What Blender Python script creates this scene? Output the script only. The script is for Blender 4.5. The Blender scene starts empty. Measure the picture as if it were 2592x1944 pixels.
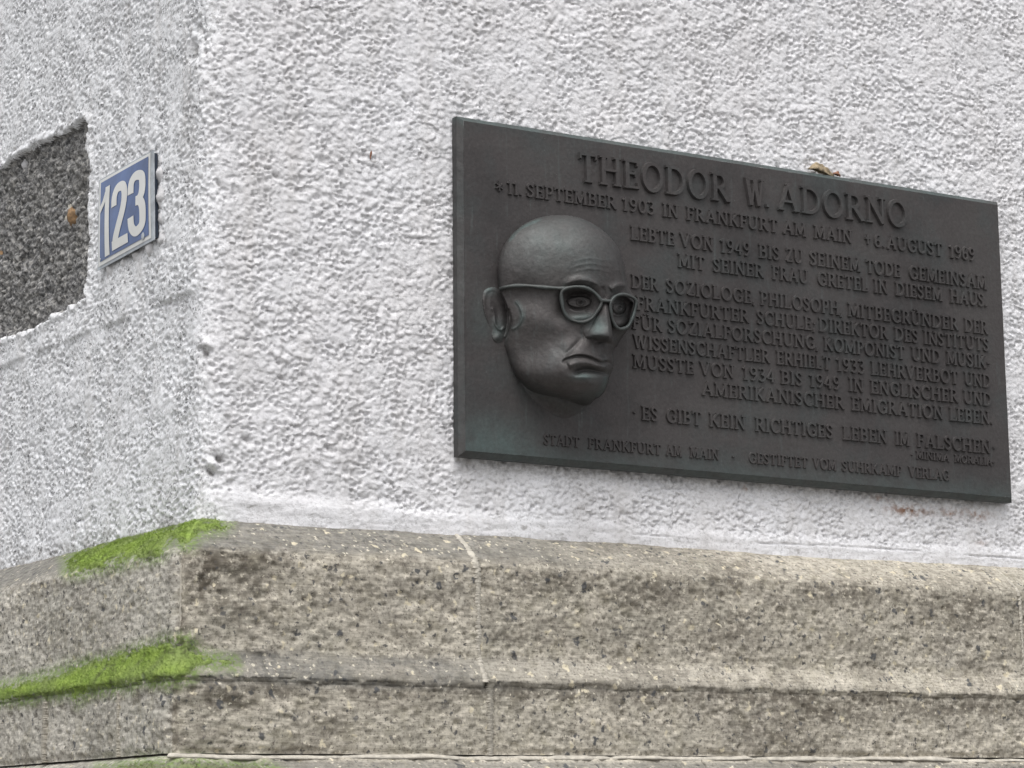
import bpy, math, random
import numpy as np
from mathutils import Matrix, Vector
R = math.radians
random.seed(7)
rng = np.random.default_rng(11)
scene = bpy.context.scene
COL = scene.collection

# ------------------------------------------------------------------ camera, world, sun, exposure
F = 6297.757 / 2592.0                                    # focal length in picture widths
YAW, PIT, ROL = 0.56256727, 0.17712388, -0.01307651
CAM = np.array([-1.39961443, -2.9970821, -0.68532825])
FW = np.array([math.sin(YAW) * math.cos(PIT), math.cos(YAW) * math.cos(PIT), math.sin(PIT)])
R0 = np.array([math.cos(YAW), -math.sin(YAW), 0.0])
U0 = np.cross(R0, FW)
RT = R0 * math.cos(ROL) + U0 * math.sin(ROL)
UP = -R0 * math.sin(ROL) + U0 * math.cos(ROL)
cam = bpy.data.cameras.new('camera')
cam.sensor_width = 36.0
cam.lens = F * 36.0
cam.clip_start = 0.05
cam.clip_end = 3000.0
cam_ob = bpy.data.objects.new('camera', cam)
COL.objects.link(cam_ob)
cam_ob.matrix_world = Matrix(((RT[0], UP[0], -FW[0], CAM[0]), (RT[1], UP[1], -FW[1], CAM[1]),
                              (RT[2], UP[2], -FW[2], CAM[2]), (0, 0, 0, 1)))
scene.camera = cam_ob

SUN_DIR = Vector((-0.32, -0.42, 1.15)).normalized()       # from the scene towards the sun
world = bpy.data.worlds.new('World')
scene.world = world
world.use_nodes = True
nt = world.node_tree
nt.nodes.clear()
sky = nt.nodes.new('ShaderNodeTexSky')
sky.sky_type = 'NISHITA'
sky.sun_disc = False
sky.sun_elevation = math.asin(SUN_DIR.z)
sky.sun_rotation = math.atan2(SUN_DIR.x, SUN_DIR.y)
sky.dust_density = 4.0
hsv = nt.nodes.new('ShaderNodeHueSaturation')
hsv.inputs['Saturation'].default_value = 0.12            # grey overcast sky
bg = nt.nodes.new('ShaderNodeBackground')
bg.inputs['Strength'].default_value = 0.15
wo = nt.nodes.new('ShaderNodeOutputWorld')
nt.links.new(sky.outputs[0], hsv.inputs['Color'])
nt.links.new(hsv.outputs[0], bg.inputs['Color'])
nt.links.new(bg.outputs[0], wo.inputs['Surface'])
sun = bpy.data.lights.new('sun', 'SUN')
sun.energy = 1.0
sun.angle = R(45)
sun.color = (1.0, 0.985, 0.97)
sun_ob = bpy.data.objects.new('sun', sun)
COL.objects.link(sun_ob)
sun_ob.rotation_euler = SUN_DIR.to_track_quat('Z', 'Y').to_euler()
vs = scene.view_settings
vs.view_transform = 'Standard'
vs.look = 'None'
vs.gamma = 1.0
vs.use_curve_mapping = False
vs.exposure = 0.44


# ------------------------------------------------------------------ small maths helpers
def ray(px, py):
    """direction of the line of sight through a point of the 2592 x 1944 photograph"""
    d = FW + RT * ((px - 1296) / (F * 2592)) - UP * ((py - 972) / (F * 2592))
    return d


def on_right(px, py, off=0.0):
    d = ray(px, py)
    t = (-off - CAM[1]) / d[1]
    return CAM + d * t


def on_left(px, py, off=0.0):
    d = ray(px, py)
    t = (-off - CAM[0]) / d[0]
    return CAM + d * t


def project(P):
    D = P - CAM
    z = D @ FW
    return 1296 + F * 2592 * (D @ RT) / z, 972 - F * 2592 * (D @ UP) / z


def h2(ix, iy, seed=0):
    x = (ix.astype(np.int64) * 374761393 + iy.astype(np.int64) * 668265263 + seed * 1442695041) & 0xffffffff
    x = ((x ^ (x >> 13)) * 1274126177) & 0xffffffff
    x = ((x ^ (x >> 16)) * 2246822519) & 0xffffffff
    return ((x ^ (x >> 15)) & 0xffffff) / float(0xffffff)


def vnoise(x, y, seed=0):
    ix, iy = np.floor(x), np.floor(y)
    fx, fy = x - ix, y - iy
    fx = fx * fx * fx * (fx * (fx * 6 - 15) + 10)
    fy = fy * fy * fy * (fy * (fy * 6 - 15) + 10)
    a, b = h2(ix, iy, seed), h2(ix + 1, iy, seed)
    c, d = h2(ix, iy + 1, seed), h2(ix + 1, iy + 1, seed)
    return (a + (b - a) * fx) * (1 - fy) + (c + (d - c) * fx) * fy


def fbm(x, y, seed=0, octv=4):
    o, a, s = 0, 0.5, 0
    for k in range(octv):
        o = o + a * vnoise(x * 2 ** k + 17.3 * k, y * 2 ** k - 9.1 * k, seed + k)
        s += a
        a *= 0.5
    return o / s


def lumps(x, y, seed=0, rmin=0.45, rmax=0.95):
    """rounded lumps strewn on a unit grid, value 0..1"""
    ix, iy = np.floor(x), np.floor(y)
    out = np.zeros_like(x)
    for dx in (-1, 0, 1):
        for dy in (-1, 0, 1):
            cx, cy = ix + dx, iy + dy
            px, py = cx + h2(cx, cy, seed), cy + h2(cx, cy, seed + 5)
            r = rmin + (rmax - rmin) * h2(cx, cy, seed + 9)
            hh = 0.35 + 0.65 * h2(cx, cy, seed + 13)
            el = 0.75 + 0.6 * h2(cx, cy, seed + 21)
            q = ((x - px) ** 2 / el + (y - py) ** 2 * el) / (r * r)
            out = np.maximum(out, hh * np.clip(1 - q, 0, 1) ** 0.6)
    return out


def sstep(a, b, x):
    t = np.clip((x - a) / (b - a), 0, 1)
    return t * t * (3 - 2 * t)


def catmull(pts, n=8, closed=False):
    P = np.array(pts, float)
    m = len(P)
    out = []
    rngi = range(m) if closed else range(m - 1)
    for i in rngi:
        if closed:
            p0, p1, p2, p3 = P[(i - 1) % m], P[i], P[(i + 1) % m], P[(i + 2) % m]
        else:
            p0, p1, p2, p3 = P[max(i - 1, 0)], P[i], P[i + 1], P[min(i + 2, m - 1)]
        for k in range(n):
            t = k / n
            out.append(0.5 * (2 * p1 + (p2 - p0) * t + (2 * p0 - 5 * p1 + 4 * p2 - p3) * t * t + (3 * p1 - p0 - 3 * p2 + p3) * t ** 3))
    if not closed:
        out.append(P[-1])
    return np.array(out)


def seg_dist(X, Y, pts, closed=False):
    """distance to a polyline and the fraction along it of the nearest point"""
    P = np.array(pts, float)
    if closed:
        P = np.vstack([P, P[:1]])
    best = np.full(X.shape, 1e9)
    frac = np.zeros(X.shape)
    n = len(P) - 1
    for i in range(n):
        ax, ay = P[i][:2]
        bx, by = P[i + 1][:2]
        L = (bx - ax) ** 2 + (by - ay) ** 2 + 1e-12
        t = np.clip(((X - ax) * (bx - ax) + (Y - ay) * (by - ay)) / L, 0, 1)
        d = np.hypot(X - ax - t * (bx - ax), Y - ay - t * (by - ay))
        m = d < best
        best = np.where(m, d, best)
        frac = np.where(m, (i + t) / n, frac)
    return best, frac


def inside(X, Y, pts):
    P = np.array(pts, float)
    r = np.zeros(X.shape, bool)
    j = len(P) - 1
    for i in range(len(P)):
        xi, yi, xj, yj = P[i][0], P[i][1], P[j][0], P[j][1]
        if yi != yj:
            c = ((yi > Y) != (yj > Y)) & (X < (xj - xi) * (Y - yi) / (yj - yi) + xi)
            r ^= c
        j = i
    return r


def signed(X, Y, pts):
    """positive inside"""
    d, _ = seg_dist(X, Y, pts, True)
    return np.where(inside(X, Y, pts), d, -d)


def axis(lo, hi, dlo, dhi, step, grow=1.18, cap=0.05):
    a = list(np.arange(dlo, dhi + step / 2, step))
    s, x = step, a[-1]
    while x < hi:
        s = min(s * grow, cap)
        x += s
        a.append(x)
    s, x = step, dlo
    pre = []
    while x > lo:
        s = min(s * grow, cap)
        x -= s
        pre.append(x)
    return np.array(pre[::-1] + a)


# ------------------------------------------------------------------ object helpers
def tag(o, label=None, cat=None, group=None, kind=None):
    if label: o['label'] = label
    if cat: o['category'] = cat
    if group: o['group'] = group
    if kind: o['kind'] = kind
    return o


def empty(name, loc=(0, 0, 0)):
    o = bpy.data.objects.new(name, None)
    o.empty_display_size = 0.05
    COL.objects.link(o)
    o.location = loc
    return o


def link(name, me, parent=None, mat=None):
    o = bpy.data.objects.new(name, me)
    COL.objects.link(o)
    if mat is not None and not me.materials:
        me.materials.append(mat)
    if parent is not None:
        o.parent = parent
        o.matrix_parent_inverse = Matrix.Translation(-world_loc(parent))
    return o


def world_loc(o):
    v = Vector(o.location)
    if o.parent is not None and o.type == 'EMPTY':
        pass
    return v


def mesh(name, V, Fq, smooth=True, attrs=None):
    V = np.asarray(V, dtype=np.float32)
    me = bpy.data.meshes.new(name)
    Fq = np.asarray(Fq, dtype=np.int32)
    me.vertices.add(len(V))
    me.vertices.foreach_set('co', V.ravel())
    k = Fq.shape[1]
    me.loops.add(Fq.size)
    me.loops.foreach_set('vertex_index', Fq.ravel())
    me.polygons.add(len(Fq))
    me.polygons.foreach_set('loop_start', np.arange(0, Fq.size, k, dtype=np.int32))
    me.polygons.foreach_set('loop_total', np.full(len(Fq), k, dtype=np.int32))
    me.polygons.foreach_set('use_smooth', np.full(len(Fq), smooth))
    me.update(calc_edges=True)
    me.validate()
    for n, a in (attrs or {}).items():
        at = me.attributes.new(n, 'FLOAT', 'POINT')
        at.data.foreach_set('value', np.asarray(a, dtype=np.float32))
    return me


def poly_mesh(name, V, Fl, smooth=False):
    me = bpy.data.meshes.new(name)
    me.from_pydata([tuple(map(float, v)) for v in V], [], Fl)
    if smooth:
        for p in me.polygons: p.use_smooth = True
    me.update()
    return me


def grid_faces(nr, nc):
    i = np.arange((nr - 1) * (nc - 1))
    r, c = i // (nc - 1), i % (nc - 1)
    a = r * nc + c
    return np.stack([a, a + 1, a + nc + 1, a + nc], 1)


def submesh(name, V, Fq, keep, smooth=True, attrs=None):
    Fk = Fq[keep]
    used = np.unique(Fk)
    idx = np.full(len(V), -1)
    idx[used] = np.arange(len(used))
    return mesh(name, V[used], idx[Fk], smooth, {k: a[used] for k, a in (attrs or {}).items()})


# ------------------------------------------------------------------ materials
def newmat(name):
    m = bpy.data.materials.new(name)
    m.use_nodes = True
    n = m.node_tree
    n.nodes.clear()
    out = n.nodes.new('ShaderNodeOutputMaterial')
    b = n.nodes.new('ShaderNodeBsdfPrincipled')
    n.links.new(b.outputs[0], out.inputs['Surface'])
    return m, n, b


def N(n, typ, **kw):
    nd = n.nodes.new(typ)
    for k, v in kw.items():
        if k in nd.inputs: nd.inputs[k].default_value = v
        else: setattr(nd, k, v)
    return nd


def noise(n, co, scale, detail=4.0, rough=0.55, dist=0.0):
    nd = N(n, 'ShaderNodeTexNoise', Scale=scale, Detail=detail, Roughness=rough, Distortion=dist)
    n.links.new(co, nd.inputs['Vector'])
    return nd.outputs['Fac']


def voro(n, co, scale, feature='F1', out='Distance', rnd=1.0):
    nd = N(n, 'ShaderNodeTexVoronoi', Scale=scale)
    nd.feature = feature
    nd.inputs['Randomness'].default_value = rnd
    n.links.new(co, nd.inputs['Vector'])
    return nd.outputs[out]


def ramp(n, fac, stops):
    nd = n.nodes.new('ShaderNodeValToRGB')
    cr = nd.color_ramp
    while len(cr.elements) < len(stops): cr.elements.new(0.5)
    for e, (p, c) in zip(cr.elements, stops):
        e.position = p
        e.color = (c, c, c, 1) if isinstance(c, (int, float)) else (*c, 1)
    n.links.new(fac, nd.inputs[0])
    return nd.outputs[0]


def mixc(n, fac, a, b, blend='MIX'):
    nd = n.nodes.new('ShaderNodeMix')
    nd.data_type = 'RGBA'
    nd.blend_type = blend
    for sock, v in ((nd.inputs[0], fac), (nd.inputs[6], a), (nd.inputs[7], b)):
        if isinstance(v, (int, float)): sock.default_value = v
        elif isinstance(v, tuple): sock.default_value = (*v, 1)
        else: n.links.new(v, sock)
    return nd.outputs[2]


def mth(n, op, a, b=None, c=None, clamp=False):
    nd = n.nodes.new('ShaderNodeMath')
    nd.operation = op
    nd.use_clamp = clamp
    for k, v in enumerate((a, b, c)):
        if v is None: continue
        if isinstance(v, (int, float)): nd.inputs[k].default_value = v
        else: n.links.new(v, nd.inputs[k])
    return nd.outputs[0]


def attr(n, name):
    nd = n.nodes.new('ShaderNodeAttribute')
    nd.attribute_name = name
    return nd.outputs['Fac']


def bump(n, b, height, strength=0.5, dist=0.002):
    nd = N(n, 'ShaderNodeBump', Strength=strength, Distance=dist)
    n.links.new(height, nd.inputs['Height'])
    n.links.new(nd.outputs[0], b.inputs['Normal'])


def coords(n, scale=(1, 1, 1)):
    g = n.nodes.new('ShaderNodeNewGeometry')
    mp = n.nodes.new('ShaderNodeMapping')
    mp.inputs['Scale'].default_value = scale
    n.links.new(g.outputs['Position'], mp.inputs['Vector'])
    return mp.outputs[0]


def mat_roughcast():
    m, n, b = newmat('white_roughcast')
    co = coords(n)
    big = noise(n, co, 5, 4)
    c = mixc(n, ramp(n, big, [(0.35, 0.0), (0.7, 1.0)]), (0.83, 0.825, 0.845), (0.79, 0.775, 0.785))
    c = mixc(n, attr(n, 'side'), c, (0.835, 0.84, 0.86))
    mid = noise(n, coords(n, (1, 1, 1.5)), 120, 4, 0.65, 0.8)
    drift = ramp(n, noise(n, co, 11, 3), [(0.35, 0.35), (0.6, 1.0)])
    ff = mth(n, 'MULTIPLY', ramp(n, mid, [(0.54, 0.0), (0.60, 1.0)]), drift)
    c = mixc(n, mth(n, 'MULTIPLY', ff, mth(n, 'MULTIPLY_ADD', attr(n, 'side'), 0.15, 0.45)), c, (0.36, 0.35, 0.35))
    for sc, seed, zs, lo_, colr, fac in ((105, 0.0, 1.5, 0.60, (0.40, 0.385, 0.38), 0.60), (150, 4.3, 1.35, 0.58, (0.42, 0.41, 0.41), 0.52), (58, 9.1, 1.7, 0.86, (0.27, 0.255, 0.24), 0.85)):
        cz = coords(n, (1, 1, zs))
        wob = N(n, 'ShaderNodeTexNoise', Scale=sc * 1.1, Detail=3.0)
        n.links.new(cz, wob.inputs['Vector'])
        add = n.nodes.new('ShaderNodeVectorMath')
        add.operation = 'MULTIPLY_ADD'
        n.links.new(wob.outputs['Color'], add.inputs[0])
        add.inputs[1].default_value = (2.0 / sc,) * 3
        n.links.new(cz, add.inputs[2])
        off = n.nodes.new('ShaderNodeVectorMath')
        off.operation = 'ADD'
        n.links.new(add.outputs[0], off.inputs[0])
        off.inputs[1].default_value = (seed, seed * 1.3, seed * 0.7)
        vn = N(n, 'ShaderNodeTexVoronoi', Scale=sc)
        n.links.new(off.outputs[0], vn.inputs['Vector'])
        sp_ = n.nodes.new('ShaderNodeSeparateColor')
        n.links.new(vn.outputs['Color'], sp_.inputs[0])
        pick = mth(n, 'MULTIPLY', ramp(n, sp_.outputs[0], [(lo_, 0.0), (lo_ + 0.12, 1.0)]), ramp(n, sp_.outputs[1], [(0.0, 0.35), (1.0, 1.0)]))
        f_ = mth(n, 'MULTIPLY', pick, ramp(n, vn.outputs['Distance'], [(0.14, fac), (0.46, 0.0)]))
        f_ = mth(n, 'MULTIPLY', f_, mth(n, 'MULTIPLY_ADD', drift, 0.5, 0.5))
        c = mixc(n, f_, c, colr)
    run = noise(n, coords(n, (1, 1, 0.10)), 24, 4, 0.6)
    c = mixc(n, ramp(n, run, [(0.50, 0.0), (0.72, 0.34)]), c, (0.58, 0.555, 0.54))
    # dark grains that sit in the paint, thickest on the side wall
    sp = noise(n, co, 260, 3, 0.6)
    patch = noise(n, co, 26, 4, 0.6)
    spf = mth(n, 'MULTIPLY', ramp(n, sp, [(0.54, 0.0), (0.62, 1.0)]), ramp(n, patch, [(0.42, 0.15), (0.62, 1.0)]))
    spf = mth(n, 'MULTIPLY', spf, mth(n, 'MULTIPLY_ADD', attr(n, 'side'), 0.72, 0.26))
    c = mixc(n, spf, c, (0.15, 0.15, 0.16))
    c = mixc(n, mth(n, 'MULTIPLY', attr(n, 'grime_shade'), ramp(n, noise(n, co, 120, 4), [(0.35, 0.25), (0.65, 1.0)])), c, (0.12, 0.105, 0.085))
    c = mixc(n, mth(n, 'MULTIPLY', attr(n, 'rust'), ramp(n, noise(n, co, 90, 5), [(0.42, 0.0), (0.62, 1.0)])), c, (0.24, 0.11, 0.05))
    n.links.new(c, b.inputs['Base Color'])
    b.inputs['Roughness'].default_value = 0.95
    b.inputs['Specular IOR Level'].default_value = 0.2
    bump(n, b, noise(n, co, 380, 5, 0.7), 0.9, 0.0014)
    return m


def mat_bare():
    m, n, b = newmat('bare_grey_mortar')
    co = coords(n)
    c = ramp(n, noise(n, co, 140, 5, 0.72), [(0.38, (0.05, 0.05, 0.052)), (0.5, (0.165, 0.163, 0.162)), (0.62, (0.40, 0.39, 0.38))])
    c = mixc(n, ramp(n, noise(n, co, 14, 3), [(0.4, 0.0), (0.75, 0.3)]), c, (0.22, 0.21, 0.185))
    v = voro(n, co, 210, out='Color')
    sepr = n.nodes.new('ShaderNodeSeparateColor')
    n.links.new(v, sepr.inputs[0])
    c = mixc(n, ramp(n, sepr.outputs[0], [(0.86, 0.0), (0.9, 0.55)]), c, (0.5, 0.48, 0.45))
    n.links.new(c, b.inputs['Base Color'])
    b.inputs['Roughness'].default_value = 0.95
    bump(n, b, noise(n, co, 320, 4, 0.65), 0.7, 0.002)
    return m


def mat_stone():
    m, n, b = newmat('weathered_tuff_stone')
    co = coords(n)
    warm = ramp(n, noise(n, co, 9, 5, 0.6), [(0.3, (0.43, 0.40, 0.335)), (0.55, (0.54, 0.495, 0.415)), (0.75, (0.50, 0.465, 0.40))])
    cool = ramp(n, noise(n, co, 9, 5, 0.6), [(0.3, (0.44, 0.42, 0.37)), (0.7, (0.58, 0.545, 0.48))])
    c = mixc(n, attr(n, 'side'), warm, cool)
    fine = noise(n, co, 210, 5, 0.75)
    c = mixc(n, 1.0, c, ramp(n, fine, [(0.36, 0.45), (0.44, 0.84), (0.50, 1.0), (0.66, 1.14)]), 'MULTIPLY')
    c = mixc(n, 1.0, c, ramp(n, noise(n, co, 65, 5, 0.7), [(0.38, 0.74), (0.50, 1.0), (0.66, 1.08)]), 'MULTIPLY')
    c = mixc(n, ramp(n, noise(n, co, 26, 5, 0.7), [(0.52, 0.0), (0.68, 0.5)]), c, (0.27, 0.245, 0.175))
    # lichen soiling in drifts, with the shadow under the arris painted in
    c = mixc(n, mth(n, 'MULTIPLY', attr(n, 'dirt_shade'), ramp(n, noise(n, co, 60, 6, 0.7), [(0.36, 0.0), (0.56, 1.0)])), c, (0.125, 0.108, 0.085))
    c = mixc(n, mth(n, 'MULTIPLY', attr(n, 'grey'), ramp(n, noise(n, co, 130, 5, 0.7), [(0.34, 0.55), (0.55, 1.0)])), c, mixc(n, ramp(n, noise(n, co, 90, 5, 0.7), [(0.35, 0.0), (0.65, 1.0)]), (0.115, 0.112, 0.10), (0.235, 0.225, 0.205)))
    # embedded grains: cream chips and dark pebbles
    for sc, lo, hi, colr, seed in ((80, 0.90, 0.93, (0.66, 0.59, 0.44), 0.0), (170, 0.84, 0.88, (0.64, 0.59, 0.48), 3.1), (120, 0.87, 0.90, (0.10, 0.098, 0.095), 7.7), (66, 0.93, 0.94, (0.09, 0.092, 0.095), 1.3), (240, 0.82, 0.88, (0.17, 0.15, 0.13), 5.2)):
        mp = n.nodes.new('ShaderNodeMapping')
        mp.inputs['Location'].default_value = (seed, seed * 0.7, seed * 1.9)
        n.links.new(co, mp.inputs['Vector'])
        wob = N(n, 'ShaderNodeTexNoise', Scale=sc * 1.4)
        n.links.new(mp.outputs[0], wob.inputs['Vector'])
        add = n.nodes.new('ShaderNodeVectorMath')
        add.operation = 'MULTIPLY_ADD'
        n.links.new(wob.outputs['Color'], add.inputs[0])
        add.inputs[1].default_value = (1.5 / sc,) * 3
        n.links.new(mp.outputs[0], add.inputs[2])
        vn = N(n, 'ShaderNodeTexVoronoi', Scale=sc)
        n.links.new(add.outputs[0], vn.inputs['Vector'])
        s = n.nodes.new('ShaderNodeSeparateColor')
        n.links.new(vn.outputs['Color'], s.inputs[0])
        f = mth(n, 'MULTIPLY', ramp(n, s.outputs[0], [(lo, 0.0), (hi, 1.0)]), ramp(n, vn.outputs['Distance'], [(0.26, 0.92), (0.42, 0.0)]))
        c = mixc(n, f, c, colr)
    c = mixc(n, 1.0, c, ramp(n, noise(n, coords(n, (1, 1, 9)), 40, 4, 0.65), [(0.40, 0.80), (0.50, 1.0), (0.62, 1.08)]), 'MULTIPLY')
    c = mixc(n, mth(n, 'MULTIPLY', attr(n, 'green'), ramp(n, noise(n, co, 190, 5, 0.7), [(0.40, 0.1), (0.58, 1.0)])), c, (0.17, 0.235, 0.075))
    n.links.new(c, b.inputs['Base Color'])
    b.inputs['Roughness'].default_value = 0.92
    b.inputs['Specular IOR Level'].default_value = 0.25
    comb = noise(n, coords(n, (1, 1, 14)), 28, 4, 0.6)

    hgt = mth(n, 'ADD', noise(n, co, 230, 5, 0.7), mth(n, 'MULTIPLY', comb, 0.35))
    bump(n, b, hgt, 0.55, 0.0018)
    return m


def mat_simple(name, col, rough=0.8, metallic=0.0, var=0.15, scale=40, bstr=0.2, bdist=0.001):
    m, n, b = newmat(name)
    co = coords(n)
    f = noise(n, co, scale, 5, 0.6)
    lo = tuple(max(0, c * (1 - var)) for c in col)
    hi = tuple(min(1, c * (1 + var)) for c in col)
    n.links.new(ramp(n, f, [(0.3, lo), (0.7, hi)]), b.inputs['Base Color'])
    b.inputs['Roughness'].default_value = rough
    b.inputs['Metallic'].default_value = metallic
    bump(n, b, noise(n, co, scale * 6, 4), bstr, bdist)
    return m


def mat_bronze(name, edge=False):
    m, n, b = newmat(name)
    co = coords(n)
    brown = ramp(n, noise(n, co, 6, 5, 0.6), [(0.30, (0.053, 0.049, 0.049)), (0.5, (0.072, 0.065, 0.064)), (0.7, (0.082, 0.076, 0.074))])
    green = (0.085, 0.115, 0.110)
    c = mixc(n, ramp(n, noise(n, co, 11, 6, 0.65), [(0.50, 0.0), (0.70, 0.55)]), brown, (0.066, 0.078, 0.078))
    c = mixc(n, mth(n, 'MULTIPLY', attr(n, 'verdigris'), ramp(n, noise(n, co, 40, 5), [(0.3, 0.45), (0.6, 1.0)])), c, (0.10, 0.14, 0.135))
    if edge:
        c = mixc(n, 0.35, c, green)
    streak = noise(n, coords(n, (1, 1, 0.12)), 120, 3, 0.6)
    c = mixc(n, ramp(n, streak, [(0.60, 0.0), (0.78, 0.35)]), c, (0.12, 0.14, 0.137))
    speck = noise(n, co, 330, 2, 0.5)
    c = mixc(n, ramp(n, speck, [(0.74, 0.0), (0.80, 0.5)]), c, (0.22, 0.24, 0.24))
    c = mixc(n, 1.0, c, ramp(n, noise(n, co, 170, 5, 0.7), [(0.25, 0.78), (0.75, 1.2)]), 'MULTIPLY')
    n.links.new(c, b.inputs['Base Color'])
    b.inputs['Metallic'].default_value = 0.42
    n.links.new(ramp(n, noise(n, co, 30, 4), [(0.3, 0.50), (0.7, 0.66)]), b.inputs['Roughness'])
    b.inputs['Specular IOR Level'].default_value = 0.4
    hgt = mth(n, 'ADD', mth(n, 'MULTIPLY', noise(n, co, 25, 3), 2.0), noise(n, co, 160, 5, 0.65))
    bump(n, b, hgt, 0.38, 0.0018)
    return m


def mat_moss():
    m, n, b = newmat('green_moss')
    co = coords(n)
    c = ramp(n, noise(n, co, 45, 6, 0.7), [(0.30, (0.10, 0.115, 0.045)), (0.45, (0.235, 0.33, 0.075)), (0.70, (0.33, 0.43, 0.10))])
    c = mixc(n, ramp(n, noise(n, co, 13, 3), [(0.45, 0.0), (0.7, 0.6)]), c, (0.215, 0.25, 0.12))
    c = mixc(n, attr(n, 'grey'), c, (0.20, 0.20, 0.15))
    n.links.new(c, b.inputs['Base Color'])
    b.inputs['Roughness'].default_value = 0.95
    b.inputs['Specular IOR Level'].default_value = 0.1
    bump(n, b, noise(n, co, 500, 4, 0.7), 0.9, 0.002)
    return m


M_ROUGH, M_BARE, M_STONE = mat_roughcast(), mat_bare(), mat_stone()
M_BRONZE = mat_bronze('dark_bronze')
M_EDGE = mat_bronze('greened_bronze_edge', True)
M_LETTER = mat_bronze('greened_bronze_letters', True)
M_MOSS = mat_moss()
M_MORTAR = mat_simple('pale_joint_mortar', (0.50, 0.465, 0.40), 0.95, var=0.25, scale=90, bstr=0.6, bdist=0.002)
M_WMORTAR = mat_simple('whitewashed_mortar', (0.66, 0.65, 0.66), 0.95, var=0.15, scale=90, bstr=0.6, bdist=0.002)
M_BLUE = mat_simple('blue_enamel', (0.062, 0.108, 0.25), 0.22, var=0.28, scale=18, bstr=0.05)
M_WHITE = mat_simple('white_enamel', (0.66, 0.66, 0.64), 0.3, var=0.06, scale=30, bstr=0.05)
M_GREYED = mat_simple('dull_plate_edge', (0.40, 0.43, 0.46), 0.5, var=0.3, scale=60, bstr=0.3)
M_DARK = mat_simple('dark_gap_shade', (0.02, 0.03, 0.05), 0.6, var=0.3, scale=50)
M_LEAF = mat_simple('dry_leaf', (0.33, 0.26, 0.17), 0.8, var=0.5, scale=120, bstr=0.8, bdist=0.002)
M_RED = mat_simple('red_brown_leaf', (0.26, 0.125, 0.075), 0.8, var=0.3, scale=120)
M_OCHRE = mat_simple('ochre_stone', (0.25, 0.155, 0.08), 0.85, var=0.6, scale=110, bstr=0.6, bdist=0.002)
M_PAVE = mat_simple('pavement_stone', (0.16, 0.157, 0.15), 0.9, var=0.2, scale=3, bstr=0.3, bdist=0.004)

# ------------------------------------------------------------------ ground
GZ = CAM[2] - 1.6
g = poly_mesh('pavement', [(-900, -900, GZ), (900, -900, GZ), (900, 900, GZ), (-900, 900, GZ)], [(0, 1, 2, 3)])
tag(link('pavement', g, None, M_PAVE), 'grey pavement at the foot of the house', kind='structure')

# ------------------------------------------------------------------ roughcast wall, both faces round the corner
CR = 0.034
ZA = -0.2732


def corner_xy(s):
    """plan position and outward normal along the wall: s > 0 runs right, s < 0 runs left"""
    t = np.clip((s + CR) / (2 * CR), 0, 1)
    x = np.where(s > CR, s, t * t * CR)
    y = np.where(s < -CR, -s, (1 - t) ** 2 * CR)
    nx, ny = -(1 - t), -t
    L = np.hypot(nx, ny)
    return x, y, nx / L, ny / L


sv = axis(-2.2, 3.6, -0.70, 1.60, 0.0019)
sv = np.unique(np.concatenate([sv[sv > -0.05], axis(-2.2, -0.05, -0.83, -0.052, 0.0022)]))
zv = axis(ZA - 0.03, 2.2, ZA - 0.03, 0.73, 0.0019)
zv = zv[zv >= ZA - 0.031]
S, Z = np.meshgrid(sv, zv)
X_, Y_, NX, NY = corner_xy(S)
left = sstep(0.050, -0.030, S + 0.07 * (fbm(S * 14, Z * 14, 71, 4) - 0.5))       # 1 on the side wall
wx = S + 0.006 * (vnoise(S * 45, Z * 45, 3) - 0.5)
wz = Z + 0.006 * (vnoise(S * 45, Z * 45, 4) - 0.5) + 0.03 * S
Lb = lumps(wx / 0.0104, wz / 0.0082, 1, 0.45, 0.95)
Ls = lumps(wx / 0.0056, wz / 0.0046, 2, 0.45, 0.9)
med = fbm(S * 70, Z * 90, 8, 3)
low = fbm(S * 9, Z * 9, 9, 3)
roughness = 0.45 + 0.8 * sstep(0.30, 0.72, fbm(S * 12, Z * 12, 33, 4))
gate = sstep(0.40, 0.56, fbm(S * 34, Z * 40, 16, 3))
pitr = lumps(wx / 0.0088, wz / 0.0070, 42, 0.22, 0.52)
H = 0.0025 * Lb * roughness + 0.0015 * Ls + 0.0010 * (med - 0.5) + 0.005 * (low - 0.5) - 0.0050 * pitr * gate
# side wall: flatter, pitted
pit = lumps(wx / 0.0085, wz / 0.0072, 41, 0.25, 0.55)
Hl = 0.0009 * Ls + 0.0014 * (med - 0.5) + 0.008 * (low - 0.5) - 0.0056 * pit * sstep(0.38, 0.56, fbm(S * 28, Z * 28, 15)) + 0.0016 * Lb
H = H * (1 - left) + Hl * left
# corner: trowelled ridge and hollows
cw = np.exp(-((S - 0.018) / 0.028) ** 2)
H = H + cw * 0.004 * (fbm(S * 26, Z * 24, 51, 4) - 0.45)
# smooth white mortar strip where the wall meets the stone
edge_z = ZA + 0.017 + 0.014 * (fbm(S * 8, S * 0 + 1, 61, 3) - 0.4) + 0.010 * np.clip(1 - S / 0.6, 0, 1)
strip = sstep(edge_z + 0.018, edge_z - 0.004, Z) * (1 - left)
H = H * (1 - 0.80 * strip) + strip * (0.004 + 0.0022 * fbm(S * 30, Z * 140, 62, 3))
crk = ZA + 0.014 + 0.006 * (fbm(S * 14, S * 0 + 5, 63, 3) - 0.5)
H = H - 0.0028 * np.exp(-((Z - crk) / 0.0011) ** 2) * strip * sstep(0.60, 0.66, S) * sstep(0.35, 0.5, fbm(S * 10, S * 0, 64, 2))
Z2 = Z - (1 - 0.6 * left) * (1 - strip) * sstep(ZA, ZA + 0.03, Z) * (0.0022 * Lb * roughness + 0.0010 * Ls)
# individual chips and ledges, placed where the photo shows them
grime_shade = np.zeros_like(S)


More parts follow.
